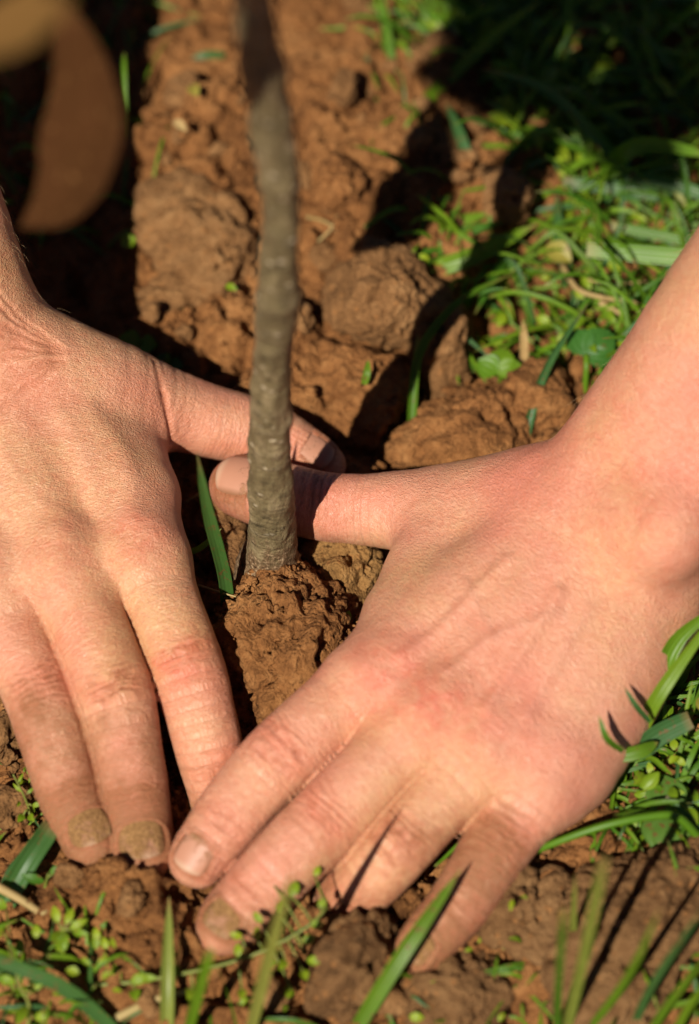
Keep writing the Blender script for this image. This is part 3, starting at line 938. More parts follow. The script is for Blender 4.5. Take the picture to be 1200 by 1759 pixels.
arm_hair(hand_l, (-0.5, -0.4, -0.6), (930, 1230, 300, 900), 160, 2)
#@@GROUND@@
# ------------------------------------------------------------------ ground
MOUNDS = [  # px, py, radius mm, height mm
    (230, 1600, 20, 6.5), (430, 1660, 16, 4), (565, 1590, 9, 6), (370, 900, 14, 3), (330, 940, 9, -9), (400, 1180, 10, -10), (430, 1275, 8, -9), (305, 1030, 8, -6),
    (590, 1030, 12, -8), (545, 950, 8, -8), (640, 700, 16, -9), (720, 690, 12, -9), (450, 400, 60, 6), (620, 250, 60, 7), (900, 1560, 40, 5), (1100, 1560, 40, 7),
    (10, 1400, 20, -4), (290, 1290, 7, -5), (760, 1500, 14, -6), (1000, 1400, 18, -5), (60, 400, 40, -6), (880, 560, 20, -10), (820, 560, 12, -8),
]
_mc = [(P(a, b)[:2], r * MM, h * MM) for a, b, r, h in MOUNDS]

def ground_raw(xy, fine=True):
    x = np.column_stack([xy, np.zeros(len(xy))])
    w = np.column_stack([fbm(x / 0.030 + 5, 3), fbm(x / 0.030 + 41, 3), np.zeros(len(x))])
    xw = x + w * 0.004
    h = 0.0035 * fbm(x / 0.07, 3)
    for L, amp, tilt in ((0.034, 0.0095, 0.20), (0.0150, 0.0060, 0.28), (0.0068, 0.0030, 0.30)):
        f1, f2, off, rnd = worley(xw / L + 3.1 * L * 1000, 2)
        dome = np.sqrt(np.clip(1 - (f1 * 1.15) ** 2, 0, 1))
        facet = rnd[:, 3] + tilt * 4 * ((rnd[:, 4] - 0.5) * off[:, 0] + (rnd[:, 5] - 0.5) * off[:, 1])
        crack = smooth01(f2 - f1, 0.0, 0.20)
        keep = 0.35 + 0.65 * (rnd[:, 6] > 0.35)
        h += amp * keep * ((0.25 * dome + 0.75 * facet) * (0.35 + 0.65 * crack))
    if fine:
        f1, f2, off, rnd = worley(xw / 0.0029, 2)
        h += 0.0006 * rnd[:, 3] * smooth01(f2 - f1, 0, 0.35)
        h += 0.0014 * fbm(x / 0.0048, 4, 0.66)
        # pits and pores
        pn = fbm(x / 0.011 + 9, 3)
        h -= 0.0065 * smooth01(pn, 0.42, 0.75)
    for c, r, a in _mc:
        d2 = ((xy - c) ** 2).sum(1) / (r * r)
        h += a * np.exp(-d2)
    for c in HANDS[:5] + HANDS[9:14]:        # soil pushed up in front of each fingertip
        tip = c.x[-1] + c.ax[-1] * 0.007
        d2 = ((xy - tip[:2]) ** 2).sum(1) / 0.008 ** 2
        h += 0.006 * np.exp(-d2)
    return h - 0.005

def ground_cap(xy, h):
    for c in HANDS:
        m = np.flatnonzero(np.all((xy > c.lo[:2] - 0.004) & (xy < c.hi[:2] + 0.004), axis=1))
        if not len(m): continue
        p = xy[m]; cap = np.full(len(m), 9.0)
        for i in range(len(c.ax)):
            a, b = c.x[i], c.x[i + 1]
            ba = (b - a)[:2]; pa = p - a[:2]
            t = np.clip(pa @ ba / (ba @ ba + 1e-12), 0, 1)
            d = np.linalg.norm(pa - t[:, None] * ba, axis=1)
            r = c.r[i] + (c.r[i + 1] - c.r[i]) * t
            z = a[2] + (b - a)[2] * t
            u = np.clip(d / (r * 1.06), 0, 1)
            low = z - r * (0.62 if i < len(c.ax) - 4 else 0.25) * np.sqrt(1 - u * u) - 0.0006
            cap = np.where(d < r * 1.06, np.minimum(cap, low), cap)
        h[m] = np.minimum(h[m], cap)
    return h

def ground_h(xy, fine=False):
    xy = np.atleast_2d(np.asarray(xy, float))
    return ground_cap(xy, ground_raw(xy, fine))

def axis_coords(a, b, step, far=60.0):
    core = np.arange(a, b, step)
    g = step * np.cumsum(np.concatenate([1.10 ** np.arange(1, 45), 1.10 ** 44 * 1.3 ** np.arange(1, 40)]))
    g = g[g < far]
    return np.concatenate([(core[0] - g)[::-1], core, core[-1] + g])

gx = axis_coords(-0.128, 0.130, 0.00082)
gy = axis_coords(-0.165, 0.262, 0.00082)
GX, GY = np.meshgrid(gx, gy, indexing='xy')
gxy = np.column_stack([GX.ravel(), GY.ravel()])
gz = ground_cap(gxy, ground_raw(gxy))
far = smooth01(np.hypot(gxy[:, 0], gxy[:, 1]), 0.5, 1.5)
out_ = np.maximum(np.maximum(-0.128 - gxy[:, 0], gxy[:, 0] - 0.130), np.maximum(-0.165 - gxy[:, 1], gxy[:, 1] - 0.262))
sm_ = smooth01(out_, 0.0, 0.05)          # the picture's edge: fine relief gives way to broad lumps
x3_ = np.column_stack([gxy, np.zeros(len(gxy))])
gz = gz * (1 - sm_) + sm_ * np.minimum(gz, 0.006 * fbm(x3_ / 0.06, 2) + 0.002)
gz = gz * (1 - far)
ii = np.arange(len(gx) * len(gy)).reshape(len(gy), len(gx))
gq = np.stack([ii[:-1, :-1], ii[:-1, 1:], ii[1:, 1:], ii[1:, :-1]], -1).reshape(-1, 4)
ground = mesh_obj('ground', np.column_stack([gxy, gz]), gq, M_SOIL)
tag(ground, 'crumbly red brown soil under the hands and sapling', kind='structure')

def ico(sub):
    import bmesh
    bm = bmesh.new(); bmesh.ops.create_icosphere(bm, subdivisions=sub, radius=1.0)
    v = np.array([p.co[:] for p in bm.verts]); f = np.array([[q.index for q in t.verts] for t in bm.faces])
    bm.free(); return v, f
ICO = {k: ico(k) for k in (1, 2, 4, 5, 6)}

def clod_shape(size, seed, sub=5, planes=13, facet=0.8, rough=1.0, cracks=1.0):
    r_ = np.random.default_rng(seed)
    d, f = ICO[sub]
    pn = r_.normal(size=(planes, 3)); pn /= np.linalg.norm(pn, axis=1)[:, None]
    pdist = r_.uniform(0.72, 1.0, planes)
    den = np.maximum(d @ pn.T, 0.02)
    rr = pdist / den
    k = 9.0
    rmin = -np.log(np.exp(-k * np.minimum(rr, 3)).sum(1)) / k
    rad = facet * np.clip(rmin, 0.3, 1.25) + (1 - facet)
    size = np.array(size) * MM
    v = d * rad[:, None] * size
    off = r_.uniform(0, 90, 3)
    q = v + off
    disp = 0.0026 * fbm(q / 0.012, 3) + 0.0012 * fbm(q / 0.0040, 4, 0.65)
    f1, f2, _, rn = worley((q + 0.001 * np.column_stack([pnoise(q / 0.004), pnoise(q / 0.004 + 7), pnoise(q / 0.004 + 13)])) / 0.0033, 3)
    disp += 0.0010 * rn[:, 3] * np.sqrt(np.clip(1 - f1 * f1, 0, 1)) * smooth01(fbm(q / 0.016 + 3, 2), -0.25, 0.25)
    cr = np.abs(fbm(q / 0.017 + 31, 3))
    disp -= 0.0042 * cracks * (1 - smooth01(cr, 0.0, 0.06)) * smooth01(pnoise(q / 0.02 + 50), -0.15, 0.2)
    disp -= 0.0030 * smooth01(fbm(q / 0.0060 + 77, 2), 0.42, 0.7)
    v = v + d * (disp * rough)[:, None]
    return v, f

def clod(name, label, px, py, z, size, seed, mat=None, rot=0.0, cat='soil clod', **kw):
    v, f = clod_shape(size, seed, **kw)
    c, s = math.cos(rot), math.sin(rot)
    v = v @ np.array([[c, s, 0], [-s, c, 0], [0, 0, 1]])
    o = mesh_obj(name, v, f, mat or M_CLOD, loc=P(px, py, z))
    tag(o, label, cat)
    return o

clod('root_ball', 'crumbly brown root ball of earth at the foot of the sapling stem', 490, 1130, 3, (23, 28, 20), 21, cat='root ball', sub=6, planes=10, facet=0.55, rough=1.45, mat=M_SOIL)
CL = [
    ('large flat cracked clod between the upright stem and the dark shadow', 345, 400, 6, (19, 21, 9), 3, 0.3, M_CLOD, 5),
    ('crusty low clod in front of the large flat cracked clod', 330, 505, 4, (15, 9, 7), 4, 0.1, M_CLOD, 5),
    ('tall rough clod standing between stem and green grass clump', 662, 520, 5, (16, 17, 15), 8, 0.5, M_CLOD, 6),
    ('knobbly clod just right of the stem above the two thumbs', 590, 665, 1, (17, 19, 11), 9, -0.3, M_SOIL, 6),
    ('round smooth clod resting among grass blades', 872, 338, 15, (8.8, 8.4, 8.6), 15, 0.4, M_CLOD, 5),
    ('broad gritty clod beside the bent wrist', 815, 735, -2, (22, 15, 11), 16, 0.25, M_SOIL, 6),
    ('small clod lying at the edge of the arm shadow', 325, 165, 5, (5.2, 8.5, 5), 18, 0.2, M_CLOD, 4),
    ('ochre lump wedged between stem foot and hand', 598, 985, 5, (9.5, 12, 9), 24, 0.2, M_TAN, 5),
    ('brown clod between the grass blade and the stem foot', 385, 905, 3, (8.5, 13, 9), 25, 0.0, M_CLOD, 5),
    ('low clod at tip of the left ring finger', 600, 1665, 0, (12, 17, 9), 27, -0.3, M_BROWN, 5),
    ('clod beneath the little finger tip with grass around', 770, 1705, 0, (17, 13, 9), 28, 0.1, M_BROWN, 5),
    ('clod beside the middle of the little finger', 885, 1545, 0, (13, 17, 8.5), 29, 0.3, M_BROWN, 5),
    ('wide cracked slab of earth behind the upright grass blades', 1105, 1545, 1, (25, 17, 8), 31, 0.35, M_BROWN, 6),
    ('slab fragment under the slanting grass blades', 1075, 1680, 0, (17, 16, 8), 33, 0.2, M_BROWN, 5),
    ('small clod at outer side of the right ring finger', 8, 1275, 2, (6, 8, 6), 35, 0.2, M_CLOD, 4),
    ('crumbly clod below the thin weed by the right ring finger', 12, 1385, 1, (8, 6, 5), 36, 0.5, M_CLOD, 4),
    ('pale orange clod beyond the stem near dry roots', 590, 320, 6, (9, 9, 7), 38, 0.2, M_SOIL, 5),
    ('clod with grass blade curling over it', 755, 265, 7, (10, 9, 7), 40, 0.6, M_CLOD, 5),
    ('clod below the grass crown at shadow edge', 740, 110, 5, (13, 10, 7), 41, 0.1, M_CLOD, 5),
    ('worn clod far behind the stem', 560, 150, 4, (14, 12, 7), 43, 0.7, M_SOIL, 5),
    ('clod in the shade behind the tall rough clod', 765, 600, -2, (9, 15, 11), 44, -0.2, M_CLOD, 5),
    ('gritty clod under the wrist edge next to the pale grass stalk', 930, 690, -1, (11, 10, 9), 45, 0.5, M_SOIL, 5),
]
for lab, px, py, z, size, seed, rot, mt, sub in CL:
    g_ = ground_h(P(px, py, 3)[None, :2])[0] / MM
    z = max(z, g_ + size[2] * (0.30 if py < 800 else 0.18))
    clod('soil_clod', lab, px, py, z, size, seed, mt, rot, sub=sub)

def small_clods():
    r_ = np.random.default_rng(404)
    meshes = []
    for k in range(9):
        v, f = clod_shape((6, 6 * r_.uniform(.7, 1), 6 * r_.uniform(.55, .9)), 700 + k, sub=4, planes=9, facet=0.9, rough=0.55)
        o = mesh_obj('loose_clod', v, f, M_CLOD if k % 3 else M_SOIL)
        meshes.append(o.data); bpy.data.objects.remove(o)
    zones = [((220, 440, 40, 640), 22, 'lying between the stem and the arm shadow'), ((500, 830, 20, 560), 38, 'strewn between the stem and the grass clump'), ((500, 700, 560, 800), 12, 'lying above the crossed thumbs'), ((700, 980, 620, 800), 12, 'lying beside the bent wrist'),
             ((540, 1190, 1560, 1750), 26, 'lying among the upright grass blades'), ((60, 520, 1530, 1740), 16, 'lying in front of the fingertips'), ((310, 430, 820, 1060), 8, 'in the gap between index finger and stem'), ((840, 1000, 1480, 1600), 8, 'lying beside the left little finger'), ((0, 40, 1240, 1420), 6, 'lying beside the right ring finger')]
    for (x0, x1, y0, y1), n, where in zones:
        for _ in range(n):
            p = P(r_.uniform(x0, x1), r_.uniform(y0, y1), 0)
            sc = 0.28 + 0.75 * r_.random() ** 2.2
            p[2] = ground_h(p[None, :2])[0] + 0.006 * sc * 0.35
            if not clear_of_hands(p, 0.006 * sc + 0.001): continue
            o = bpy.data.objects.new('loose_clod', meshes[r_.integers(len(meshes))])
            COL.objects.link(o); o.location = p; o.scale = (sc, sc, sc)
            o.rotation_euler = (r_.uniform(-.6, .6), r_.uniform(-.6, .6), r_.uniform(0, 6.28))
            word = 'crumb sized loose clod ' if sc < 0.36 else 'small loose clod ' if sc < 0.6 else 'stout loose clod '
            tag(o, word + where, 'soil clod', word.strip() + 's ' + where)

# loose crumbs
def crumbs():
    r_ = np.random.default_rng(77)
    n = 10000
    xy = np.column_stack([r_.uniform(-0.118, 0.120, n), r_.uniform(-0.150, 0.235, n)])
    sc = 0.00045 + 0.0019 * r_.random(n) ** 6 + 0.0004 * r_.random(n)
    # crumbs gather in drifts
    keep = fbm(np.column_stack([xy / 0.028, np.zeros(n)]), 2) + r_.normal(0, .25, n) > -0.1
    xy, sc = xy[keep], sc[keep]
    z = ground_h(xy, True)
    pts = np.column_stack([xy, z + sc * 0.25])
    ok = (model_r.sdf(pts) > 0.0006) & (model_l.sdf(pts) > 0.0006)
    pts, sc = pts[ok], sc[ok]
    # crumbs on the shoulders of the root ball
    c = P(490, 1130, 3); sx, sy = P(470, 1005, 4)[:2]
    m = 900
    d = r_.normal(size=(m, 3)); d[:, 2] = np.abs(d[:, 2]); d /= np.linalg.norm(d, axis=1)[:, None]
    bp = c + d * np.array([22.5, 26.5, 19.5]) * MM
    bp2 = bp[d[:, 1] > -0.3]
    pts = np.vstack([pts, bp2]); sc = np.concatenate([sc, 0.0005 + 0.0012 * r_.random(len(bp2)) ** 3])
    # packed round the foot of the stem
    m = 420
    an = r_.uniform(0, 6.283, m); rr = r_.uniform(0.0055, 0.0125, m)
    fx = np.column_stack([sx + rr * np.cos(an), sy + rr * np.sin(an)])
    e = 1 - ((fx[:, 0] - c[0]) / 0.0225) ** 2 - ((fx[:, 1] - c[1]) / 0.0275) ** 2
    fz = np.where(e > 0, c[2] + 0.0195 * np.sqrt(np.maximum(e, 0)), 0.004)
    fz = np.maximum(fz, 0.006) + 0.0035 * np.exp(-((rr - 0.006) / 0.003) ** 2) * r_.random(m)
    pts = np.vstack([pts, np.column_stack([fx, fz])]); sc = np.concatenate([sc, 0.0006 + 0.0014 * r_.random(m) ** 2])
    # grains stuck to the fingertips
    for ob, nn in ((hand_r, 90), (hand_l, 90)):
        me = ob.data
        co = np.zeros(len(me.vertices) * 3); me.vertices.foreach_get('co', co); co = co.reshape(-1, 3) + np.array(ob.location)
        dv = np.zeros(len(me.vertices)); me.attributes['dirt'].data.foreach_get('value', dv)
        cand = np.flatnonzero((dv > 0.4) & (co[:, 2] < 0.012))
        pick = r_.choice(cand, nn, p=dv[cand] ** 5 / (dv[cand] ** 5).sum())
        pts = np.vstack([pts, co[pick]]); sc = np.concatenate([sc, 0.00018 + 0.0005 * r_.random(nn) ** 3])
    d, f = ICO[1]
    V = np.zeros((len(pts), len(d), 3))
    jit = r_.uniform(0.5, 1.3, (len(pts), len(d), 1))
    st = r_.uniform(0.6, 1.3, (len(pts), 1, 3))
    V = pts[:, None] + d[None] * jit * st * sc[:, None, None]
    F = (f[None] + (np.arange(len(pts)) * len(d))[:, None, None]).reshape(-1, 3)
    o = mesh_obj('soil_crumbs', V.reshape(-1, 3), F, M_SOIL, smooth=False)
    tag(o, 'loose crumbs of brown soil scattered over the ground', 'soil', kind='stuff')
crumbs()

def clear_of_hands(p, gap=0.0008):
    p = np.atleast_2d(p)
    return bool(np.all(model_r.sdf(p) > gap) and np.all(model_l.sdf(p) > gap))
small_clods()

# ------------------------------------------------------------------ sapling
Y0 = P(470, 1005, 4)[1]
def stem_build():
    rows = [(472, 1045, 96), (472, 1005, 92), (470, 965, 84), (468, 900, 79), (466, 850, 77), (464, 800, 73), (463, 700, 69), (468, 600, 68), (474, 525, 73), (478, 450, 68), (484, 385, 62),
            (478, 290, 70), (463, 200, 74), (450, 120, 72), (436, 40, 70), (424, -40, 70)]
    pts = []
    for px, py, w in rows:
        p = PY(px, py, Y0)
        dep = (p - CAM) @ FWD
        pts.append(list(p) + [w / 2 * QT * dep])
    top = np.array(pts[-1])
    for k, (dx, dy, dz, r) in enumerate([(-0.006, -0.006, 0.045, .0052), (-0.014, -0.016, 0.10, .0046), (-0.026, -0.03, 0.16, .004), (-0.036, -0.045, 0.215, .003)]):
        pts.append([top[0] + dx, top[1] + dy, top[2] + dz, r])
    c = catmull(np.array(pts), 300)
    v, f = tube(c[:, :3], c[:, 3], 40)
    base = np.array(pts[1][:3]); base[2] = 0.0
    k = len(c)
    ring = np.repeat(np.arange(k), 40)
    ax = c[ring, :3]
    n = v - ax; n /= np.linalg.norm(n, axis=1)[:, None]
    z = v[:, 2]
    q = v * np.array([1, 1, 0.55])
    d = 0.0007 * fbm(q / 0.007, 4, 0.62) + 0.00012 * fbm(np.column_stack([v[:, :2] * 0.6, v[:, 2]]) / 0.0035, 2)
    d += 0.0013 * np.clip(fbm(v / 0.007 + 4, 3), 0, 1) * (1 - smooth01(z, 0.012, 0.034)) * 1.3     # flaky foot
    side = np.exp(-((n[:, 0] + 0.9) / 0.6) ** 2)
    d += 0.0042 * side * np.exp(-((z - 0.009) / 0.010) ** 2)                                     # shoulder of a root on one side
    for zz, am in ((0.048, .0005), (0.082, .0007), (0.131, .0011), (0.172, .0007), (0.207, .0009)):              # bud scars
        d += am * np.exp(-((z - zz) / 0.0035) ** 2) * (0.4 + 0.6 * (n[:, 0] * math.cos(zz * 90) + n[:, 1] * math.sin(zz * 90) > 0))
    v = v + n * d[:, None]
    root = empty('sapling', base)
    tag(root, 'young sapling with grey green bark and dead brown leaves held by two hands', 'sapling')
    mesh_obj('stem', v - base, f, M_BARK, parent=root)
    return root, base, np.array(pts)
sapling, sap_base, stem_pts = stem_build()

def leaf_sheet(mid, halfw, normal, curl, nu=26, nw=11, wav=0.0, thick=0.0003):
    """leaf with a midrib path, half widths, cupped by curl; two-sided with thickness"""
    mid = catmull(np.asarray(mid, float), nu); hw = np.interp(np.linspace(0, 1, nu), np.linspace(0, 1, len(halfw)), halfw)
    k = np.linspace(0, 1, nu)
    tan = np.gradient(mid, axis=0); tan /= np.linalg.norm(tan, axis=1)[:, None]
    V, A = [], []
    rr = np.random.default_rng(int(abs(mid[0, 0]) * 1e6) % 9999)
    ph = rr.uniform(0, 6)
    for i in range(nu):
        nn = normal - tan[i] * (normal @ tan[i]); nn /= np.linalg.norm(nn)
        sd = np.cross(tan[i], nn)
        for j in range(nw):
            w = -1 + 2 * j / (nw - 1)
            wave = wav * abs(w) * math.sin(k[i] * 17 + ph + (2 if w > 0 else 0))
            V.append(mid[i] + sd * w * hw[i] * (1 - 0.12 * abs(w) * curl) + nn * (curl * hw[i] * w * w * 0.5 + wave * hw[i]) - nn * 0.06 * hw[i] * (1 - min(1, abs(w) * 6)))
            A.append((k[i] * 0.84, w * 0.5, 0))
    V = np.array(V); F = []
    for i in range(nu - 1):
        for j in range(nw - 1):
            a = i * nw + j
            F.append((a, a + 1, a + nw + 1, a + nw))
    return V, F, np.array(A)

def child_leaf(mid, hw, normal, curl, mat, wav=0.08, parent=None):
    v, f, a = leaf_sheet(mid, hw, np.array(normal, float), curl, wav=wav)
    return mesh_obj('leaf', v - sap_base, f, mat, parent=parent or sapling, attrs={'bl': a})

LD = 0.605
def pxleaf(rows, depth, normal, curl, mat, dd=0.0, wav=0.06):
    n = len(rows)
    mid = [PD(x, y, depth + dd * i / (n - 1)) for i, (x, y, w) in enumerate(rows)]
    hw = [w * QT * depth for _, _, w in rows]
    return child_leaf(mid, hw, normal, curl, mat, wav)
pxleaf([(105, 0, 8), (128, 60, 40), (148, 130, 66), (153, 215, 86), (135, 295, 88), (95, 352, 56), (36, 390, 3)], LD, -FWD * 0.8 + np.array([-0.45, 0, 0.2]), 0.55, M_DRY, 0.012)
pxleaf([(130, -60, 6), (90, -5, 44), (30, 40, 60), (-50, 85, 40), (-110, 120, 3)], LD - 0.10, -FWD + np.array([-0.1, 0.2, 0.3]), 0.4, M_DRYT, 0.0)

def twig(path, r0, r1):
    c = catmull(np.array(path, float), 26)
    v, f = tube(c, np.linspace(r0, r1, len(c)), 8)
    return mesh_obj('twig', v - sap_base, f, M_BARK, parent=sapling)
stp = stem_pts[15, :3]
top = stem_pts[-1, :3]
twig([stp + [0, 0, .002], PD(330, -70, LD + 0.0), PD(220, -95, LD - .02), PD(160, -90, LD - .06), PD(130, -62, LD - .10)], 0.0022, 0.0008)
twig([PD(220, -95, LD - .02), PD(150, -60, LD), PD(112, 2, LD)], 0.0010, 0.0007)

# unseen crown leaves above the picture, added along the sun ray to shade the grass
def crown():
    r_ = np.random.default_rng(5)
    hub = top
    targets = [(930, 40, .42), (1050, 30, .45), (1160, 60, .43), (890, 150, .45), (975, 215, .41), (1075, 175, .47), (1010, 120, .50), (1120, 240, .44),
               (870, -40, .44), (1000, -60, .47), (1130, -50, .44), (1190, 170, .50)]
    for i, (px, py, z) in enumerate(targets):
        if (px, py) == (500, 395):
            g = PY(486, 405, Y0); pos = g + SUND * 0.19
        else:
            g = P(px, py, 5); pos = g + SUND * (z / SUND[2])
        x, y = topix(pos)
        # keep the middle of the stem in the sun
        zs = np.linspace(0.05, 0.265, 60)
        sp = np.column_stack([np.interp(zs, stem_pts[:, 2], stem_pts[:, 0]), np.full(60, Y0), zs])
        sp = np.vstack([sp] + [PD(x_, y_, LD)[None] for x_, y_ in ((125, 60), (148, 130), (210, 215), (148, 215), (90, 215), (135, 300), (60, 370))] + [PD(x_, y_, LD - .1)[None] for x_, y_ in ((90, -5), (30, 40), (-30, 75), (60, 70))])
        rel = sp - pos; perp = rel - np.outer(rel @ SUND, SUND)
        dmin = np.linalg.norm(perp, axis=1).min()
        for _ in range(4):
            rel = sp - pos; perp = rel - np.outer(rel @ SUND, SUND); dmin = np.linalg.norm(perp, axis=1).min()
            if dmin > 0.022: break
            jn = np.argmin(np.linalg.norm(perp, axis=1)); push = -perp[jn] / max(dmin, 1e-5)
            pos = pos + push * (0.0225 - dmin)
        if y > -75: print('LEAF IN VIEW?', px, py, round(x), round(y))
        ln = r_.uniform(0.038, 0.052) if (px, py) != (500, 395) else 0.030
        side = np.cross(SUND, np.array([0, 0, 1.0])); side /= np.linalg.norm(side); oth = np.cross(side, SUND)
        w = r_.uniform(-0.9, 0.9)
        d = math.cos(w) * side * (1 if i % 2 else -1) + math.sin(w) * oth
        nrm = SUND + r_.normal(0, 0.25, 3)
        mid = [pos - d * ln / 2, pos - d * ln * 0.2 + SUND * .002, pos + d * ln * 0.2 + SUND * .002, pos + d * ln / 2 - np.array([0, 0, .006])]
        st = pos - d * ln / 2
        a = hub
        if i % 4 == 0: crown.last = st
        midp = (a + st) / 2 + np.array([0, 0, 0.012])
        tw = twig([a + (st - a) * 0.02, midp, st], 0.0016, 0.0006)
        child_leaf(mid, np.array([.03, .26, .30, .22, .02]) * ln * 1.05, nrm, 0.35, M_DRY if i % 3 else M_DRYT, parent=tw)
crown()

# ------------------------------------------------------------------ grass, leaves, straw
def blade_geo(path, width, fold=0.35, nseg=12, tipw=0.04, basew=0.75, normal=None, twist=0.0, rnd=0.0, blunt=False):
    c = catmull(np.asarray(path, float), nseg)
    tan = np.gradient(c, axis=0); tan /= np.linalg.norm(tan, axis=1)[:, None]
    k = np.linspace(0, 1, nseg)
    w = width / 2 * np.interp(k, [0, 0.25, 0.6, 0.85, 1.0], [basew, 1.0, 0.95, 0.9 if blunt else 0.55, 0.8 if blunt else tipw])
    nrm = np.array([0, -0.7, 0.7]) if normal is None else np.asarray(normal, float)
    V, F, A = [], [], []
    for i in range(nseg):
        n = nrm - tan[i] * (nrm @ tan[i])
        if np.linalg.norm(n) < 1e-4: n = np.array([1.0, 0, 0])
        n /= np.linalg.norm(n); s = np.cross(tan[i], n)
        a = twist * k[i]
        s2 = s * math.cos(a) + n * math.sin(a); n2 = n * math.cos(a) - s * math.sin(a)
        for j, t in enumerate((-1, -0.5, 0, 0.5, 1)):
            V.append(c[i] + s2 * t * w[i] + n2 * fold * w[i] * abs(t))
            A.append((k[i], t * 0.5, rnd))
    for i in range(nseg - 1):
        for j in range(4):
            a = i * 5 + j
            F.append((a, a + 1, a + 6, a + 5))
    return np.array(V), F, np.array(A)

def PH(px, py, gap):
    """point hovering 'h<mm>' in front of whatever hand lies along the ray"""
    r = ray(px, py); t = np.arange(0.60, 0.82, 0.0004)
    q = CAM + t[:, None] * r
    d = np.minimum(model_r.sdf(q), model_l.sdf(q))
    k = np.flatnonzero(d < float(gap[1:]) * MM)
    return q[k[0]] if len(k) else P(px, py, 12)

def snap(p):
    q = np.array(p); q[2] = ground_h(q[None, :2])[0] - 0.003
    return q

def blade(label, pts, wpx, mat=M_GRASS, upright=False, group=None, fold=0.35, twist=0.0, normal=None, blunt=False, basew=0.75, name='grass_shoot', lean=0.0):
    """pts: first is the foot. upright: (px, py) rows in one upright plane; else (px, py, z)"""
    if upright:
        g = snap(P(pts[0][0], pts[0][1], 0.0))
        n = len(pts)
        path = [g] + [PY(x, y, g[1] + lean * i / (n - 1)) for i, (x, y) in enumerate(pts)][1:]
    else:
        path = [PH(*p) if isinstance(p[2], str) else P(*p) for p in pts]
        path[0] = snap(path[0]) if not isinstance(pts[0][2], str) and pts[0][2] <= 2 else path[0]
    path = np.array(path)
    dep = (path.mean(0) - CAM) @ FWD
    v, f, a = blade_geo(path, wpx * QT * dep, fold, 14, twist=twist, normal=normal, blunt=blunt, basew=basew)
    base = path[0]
    o = mesh_obj(name, v - base, f, mat, attrs={'bl': a}, loc=base)
    tag(o, label, 'grass blade', group)
    return o

G_UP = 'upright grass blades in front of the hands'
blade('short upright green blade in front of the right middle fingertip', [(287, 1800, 0), (288, 1690, 14), (290, 1540, 21)], 24, M_GRASS_Y, False, G_UP, fold=0.7)
blade('tall thin blade in front of the left middle finger', [(425, 1800), (460, 1650), (502, 1492)], 22, M_GRASS_Y, True, G_UP)
blade('wide pointed blade crossing the left little fingertip', [(590, 1810, 0), (690, 1640, 24), (792, 1492, 32)], 28, M_GRASS, False, G_UP)
blade('stubby bright blade with torn tip below the weed runner', [(320, 1800), (342, 1700), (362, 1630)], 19, M_GRASS_L, True, G_UP, blunt=True)
blade('straight upright blade with white foot beside the forked stalk', [(955, 1810), (958, 1700), (968, 1560)], 14, M_GRASS, True, G_UP, blunt=True)
blade('thick yellow green stalk, forked, with a frayed top', [(965, 1800), (1000, 1650), (1037, 1472)], 20, M_GRASS_Y, True, G_UP, blunt=True)
blade('thin yellow green side shoot of the forked stalk', [(990, 1660), (984, 1600), (988, 1500)], 13, M_GRASS_Y, True, G_UP)
blade('dark slanting blade over the slab fragment', [(995, 1800), (1075, 1680), (1134, 1560)], 15, M_GRASS, True, G_UP)
blade('pale ribbed blade slanting above the slab fragment', [(1075, 1790), (1120, 1690), (1215, 1550)], 15, M_GRASS_B, True, G_UP)
blade('bright blade slanting at the foot of the pale ribbed blade', [(1090, 1810), (1150, 1720), (1225, 1630)], 16, M_GRASS, True, G_UP)
blade('second bright blade slanting at the foot of the pale ribbed blade', [(1140, 1820), (1175, 1740), (1235, 1660)], 15, M_GRASS_L, True, G_UP)
blade('long dark green blade leaning low over the small leaved weeds', [(235, 1800, 0), (120, 1702, 16), (0, 1650, 24), (-70, 1632, 28)], 27, M_GRASS_B)
blade('folded blue green blade lying beside the right ring fingertip', [(-20, 1575, 2), (40, 1490, 9), (88, 1418, 12)], 40, M_GRASS_B, fold=0.6, blunt=True)
blade('thin blade under the folded blue green blade', [(0, 1540, 1), (15, 1500, 4), (60, 1440, 6)], 14, M_GRASS_B)
blade('upright narrow blade between the right index finger and the stem', [(393, 1068), (385, 985), (358, 880), (338, 778)], 24, M_GRASS_B, True, fold=0.6, basew=1.0)
blade('tiny bright blade crossing the narrow blade near the stem', [(315, 950, 14), (345, 940, 17), (380, 908, 20)], 11, M_GRASS_L)
G_ED = 'blades along the outer edge of the left hand'
blade('glossy green blade rising against the outer edge of the left hand', [(1085, 1290, 12), (1130, 1195, 'h3'), (1240, 1040, 46)], 26, M_GRASS_L, False, G_ED)
blade('pale wide blade bowing against the outer edge of the left hand', [(1140, 1195, 22), (1138, 1150, 32), (1165, 1095, 38), (1235, 1040, 42)], 34, M_GRASS_L, False, G_ED, normal=(0.3, -0.6, 0.6))
blade('small dark pointed blade tip over the heel of the left hand', [(1116, 1240, 'h3'), (1092, 1212, 'h5'), (1072, 1180, 'h5')], 10, M_GRASS_B, False, G_ED)
blade('small bright curved blade tip over the heel of the left hand', [(1070, 1290, 'h3'), (1042, 1268, 'h7'), (1028, 1228, 'h8')], 12, M_GRASS, False, G_ED)
blade('long grey green blade lying along the left little finger base', [(880, 1492, 4), (950, 1420, 16), (1015, 1340, 24), (1065, 1305, 26)], 27, M_GRASS_B, False, G_ED)
blade('broad grey green blade with torn end past the little finger base', [(1090, 1295, 22), (1130, 1262, 24), (1185, 1235, 26)], 40, M_GRASS_B, False, G_ED, blunt=True)
